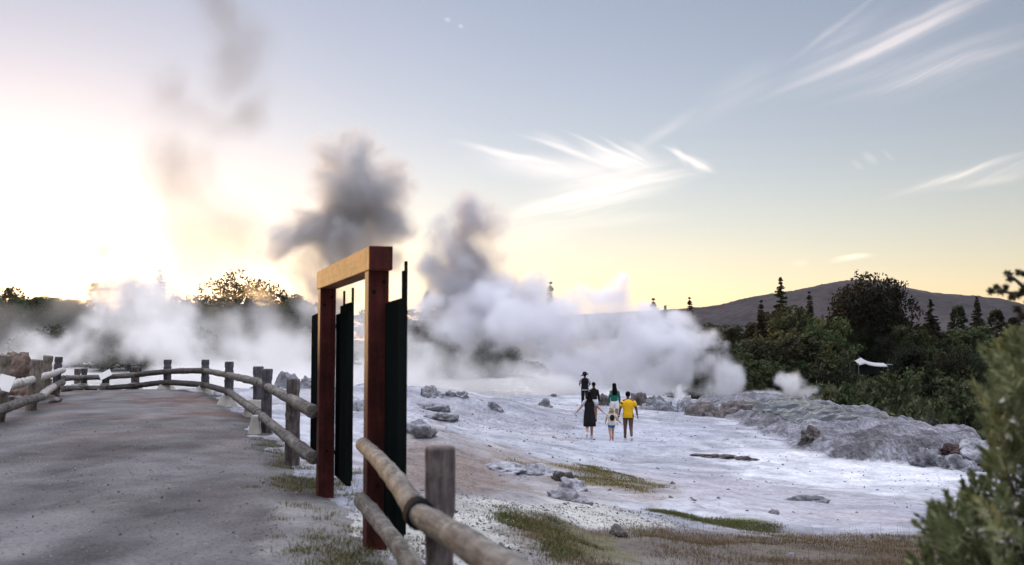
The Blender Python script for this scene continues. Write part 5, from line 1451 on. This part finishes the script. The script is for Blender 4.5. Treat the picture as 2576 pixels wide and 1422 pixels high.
tc = nt.nodes.new('ShaderNodeTexCoord')
sep = nt.nodes.new('ShaderNodeSeparateXYZ'); L.new(tc.outputs['Generated'], sep.inputs[0])
def wm(op, a, b_=None, c=None):
    n = nt.nodes.new('ShaderNodeMath'); n.operation = op
    for s, v in ((0, a), (1, b_), (2, c)):
        if v is None: continue
        if hasattr(v, 'is_output'): L.new(v, n.inputs[s])
        else: n.inputs[s].default_value = v
    return n.outputs[0]
yy = wm('MAXIMUM', sep.outputs[1], .02)
comb = nt.nodes.new('ShaderNodeCombineXYZ'); L.new(wm('DIVIDE', sep.outputs[0], yy), comb.inputs[0]); L.new(wm('DIVIDE', sep.outputs[2], yy), comb.inputs[1])
uv = comb.outputs[0]          # sky direction as slopes east and up of due north
def suv(px, py):
    a = ray(px, py); return a[0] / a[1], a[2] / a[1]
wn = noise(nt, 5, 4, .6, uv)
wv = nd(nt, 'ShaderNodeVectorMath', operation='MULTIPLY_ADD'); L.new(wn.outputs['Color'], wv.inputs[0]); wv.inputs[1].default_value = (.022, .022, 0); wv.inputs[2].default_value = (-.011, -.011, 0)
uw = nd(nt, 'ShaderNodeVectorMath', operation='ADD'); L.new(uv, uw.inputs[0]); L.new(wv.outputs[0], uw.inputs[1])
def streaknoise(ang, sx, sy, lo, hi):
    mp = nd(nt, 'ShaderNodeMapping'); mp.vector_type = 'TEXTURE'
    mp.inputs['Rotation'].default_value = (0, 0, ang); mp.inputs['Scale'].default_value = (1 / sx, 1 / sy, 1)
    L.new(uw.outputs[0], mp.inputs[0])
    n = noise(nt, 1, 5, .62, mp.outputs[0])
    mr = nd(nt, 'ShaderNodeMapRange'); mr.interpolation_type = 'SMOOTHSTEP'; L.new(n.outputs[0], mr.inputs[0]); mr.inputs[1].default_value = lo; mr.inputs[2].default_value = hi
    return mr.outputs[0]
def group(items, nz):
    cur = None
    for a, b_, wpx, st in items:
        (u0, v0), (u1, v1) = suv(*a), suv(*b_)
        cu, cv = (u0 + u1) / 2, (v0 + v1) / 2
        hl = math.hypot(u1 - u0, v1 - v0) / 2 * 1.15; ang = math.atan2(v1 - v0, u1 - u0)
        mp = nd(nt, 'ShaderNodeMapping'); mp.vector_type = 'TEXTURE'
        mp.inputs['Location'].default_value = (cu, cv, 0); mp.inputs['Rotation'].default_value = (0, 0, ang); mp.inputs['Scale'].default_value = (hl, wpx / FPX * 1.6, 1)
        L.new(uw.outputs[0], mp.inputs[0])
        ln = nd(nt, 'ShaderNodeVectorMath', operation='LENGTH'); L.new(mp.outputs[0], ln.inputs[0])
        mr = nd(nt, 'ShaderNodeMapRange'); mr.interpolation_type = 'SMOOTHSTEP'; L.new(ln.outputs['Value'], mr.inputs[0]); mr.inputs[1].default_value = 1; mr.inputs[2].default_value = .0; mr.inputs[4].default_value = st
        cur = mr.outputs[0] if cur is None else wm('ADD', cur, mr.outputs[0])
    return wm('MULTIPLY', cur, nz)
a1 = math.atan2(250, 580)
g1 = group([((1960, 175), (2240, -40), 9, .5), ((1990, 190), (2260, -10), 22, .3), ((1850, 285), (2640, -70), 11, .55), ((1900, 250), (2560, -40), 44, .45), ((2080, 175), (2500, 10), 14, .5), ((2180, 110), (2560, -60), 20, .5), ((1960, 262), (2680, 40), 20, .35), ((2060, 270), (2700, 70), 14, .55), ((2120, 265), (2700, 90), 40, .3), ((2205, 503), (2700, 352), 8, .8), ((2240, 490), (2720, 380), 22, .45), ((2330, 480), (2720, 420), 10, .4), ((1590, 388), (1770, 262), 14, .4), ((1740, 275), (2000, 140), 34, .2), ((1700, 330), (1960, 190), 24, .15)], streaknoise(a1, 1.1, 60, .25, .7))
g2 = group([((1225, 552), (1805, 428), 22, .75), ((1240, 565), (1740, 465), 38, .5), ((1330, 500), (1780, 402), 32, .5), ((1300, 470), (1700, 400), 50, .4), ((1250, 575), (1640, 490), 34, .35), ((1500, 470), (1810, 430), 14, .3), ((1420, 562), (1760, 535), 14, .35), ((1180, 600), (1500, 570), 50, .25)], streaknoise(math.atan2(110, 550), 2.5, 48, .3, .66))
g3 = group([((1125, 360), (1420, 420), 8, .7), ((1150, 385), (1480, 440), 26, .35), ((1290, 338), (1560, 425), 7, .65), ((1330, 335), (1480, 400), 16, .35), ((1415, 330), (1640, 428), 5, .8), ((1440, 350), (1600, 425), 16, .4), ((1500, 338), (1640, 420), 5, .7), ((1560, 350), (1660, 410), 10, .3), ((1660, 366), (1806, 438), 7, 1.0), ((1690, 365), (1735, 425), 9, .5), ((1720, 395), (1800, 432), 14, .6), ((1360, 400), (1700, 430), 40, .35), ((1480, 380), (1660, 425), 24, .35), ((1200, 410), (1560, 445), 30, .4)], streaknoise(math.atan2(-75, 230), 3, 60, .16, .62))
g4 = group([((2075, 660), (2205, 645), 7, .6), ((2100, 652), (2195, 646), 4, .5), ((1990, 664), (2040, 656), 8, .45), ((1112, 47), (1134, 49), 6, .9), ((1149, 60), (1166, 62), 5, .9), ((2138, 402), (2170, 425), 8, .3), ((2165, 380), (2210, 410), 10, .3), ((2215, 372), (2250, 405), 6, .2)], streaknoise(.1, 14, 50, .2, .6))
cl = wm('MINIMUM', wm('ADD', wm('ADD', g1, g2), wm('ADD', g3, g4)), 1.0)
# cirrus adds sunlit white to the sky behind it
clc = nd(nt, 'ShaderNodeMix', data_type='RGBA', blend_type='ADD'); L.new(wm('MULTIPLY', cl, CLOUD), clc.inputs[0]); L.new(hs.outputs[2], clc.inputs[6]); clc.inputs[7].default_value = (*CLOUDC, 1)
# invented cloud sheet overhead, out of view, added to brighten the ground and steam
vz = nd(nt, 'ShaderNodeMapRange'); vz.interpolation_type = 'SMOOTHSTEP'; L.new(sep.outputs[2], vz.inputs[0]); vz.inputs[1].default_value = .55; vz.inputs[2].default_value = .95; vz.inputs[3].default_value = 0; vz.inputs[4].default_value = VEIL
vn = noise(nt, 2.2, 4, .55, tc.outputs['Generated'])
vf = wm('MULTIPLY', vz.outputs[0], wm('ADD', wm('MULTIPLY', vn.outputs[0], 1.2), .4))
vc_ = nd(nt, 'ShaderNodeMix', data_type='RGBA', blend_type='ADD'); vc_.clamp_factor = False; L.new(vf, vc_.inputs[0]); L.new(clc.outputs[2], vc_.inputs[6]); vc_.inputs[7].default_value = (*FILL_VEILC, 1)
L.new(vc_.outputs[2], bg.inputs[0]); bg.inputs[1].default_value = SKY_STRENGTH
sun = bpy.data.lights.new('sun', 'SUN'); so = bpy.data.objects.new('sun', sun); COL.objects.link(so)
sun.energy = SUN_E; sun.color = (1, .62, .27); sun.angle = R(.5)
so.rotation_euler = (R(90 - SUN_EL), 0, R(180 - SUN_AZ))
so.location = (0, 0, 50)

# ------------------------------------------------------------------ render settings
sc.render.engine = 'CYCLES'
sc.cycles.volume_bounces = VB
sc.cycles.max_bounces = MB
sc.cycles.diffuse_bounces = 3
sc.cycles.glossy_bounces = 2
sc.cycles.transmission_bounces = 2
sc.cycles.transparent_max_bounces = 8
sc.cycles.volume_step_rate = 1.5
sc.cycles.volume_max_steps = 512
sc.cycles.use_denoising = True
sc.cycles.sample_clamp_indirect = 6
sc.view_settings.view_transform = 'Standard'
sc.view_settings.look = 'None'
sc.view_settings.exposure = EXPOSURE
sc.view_settings.gamma = 1
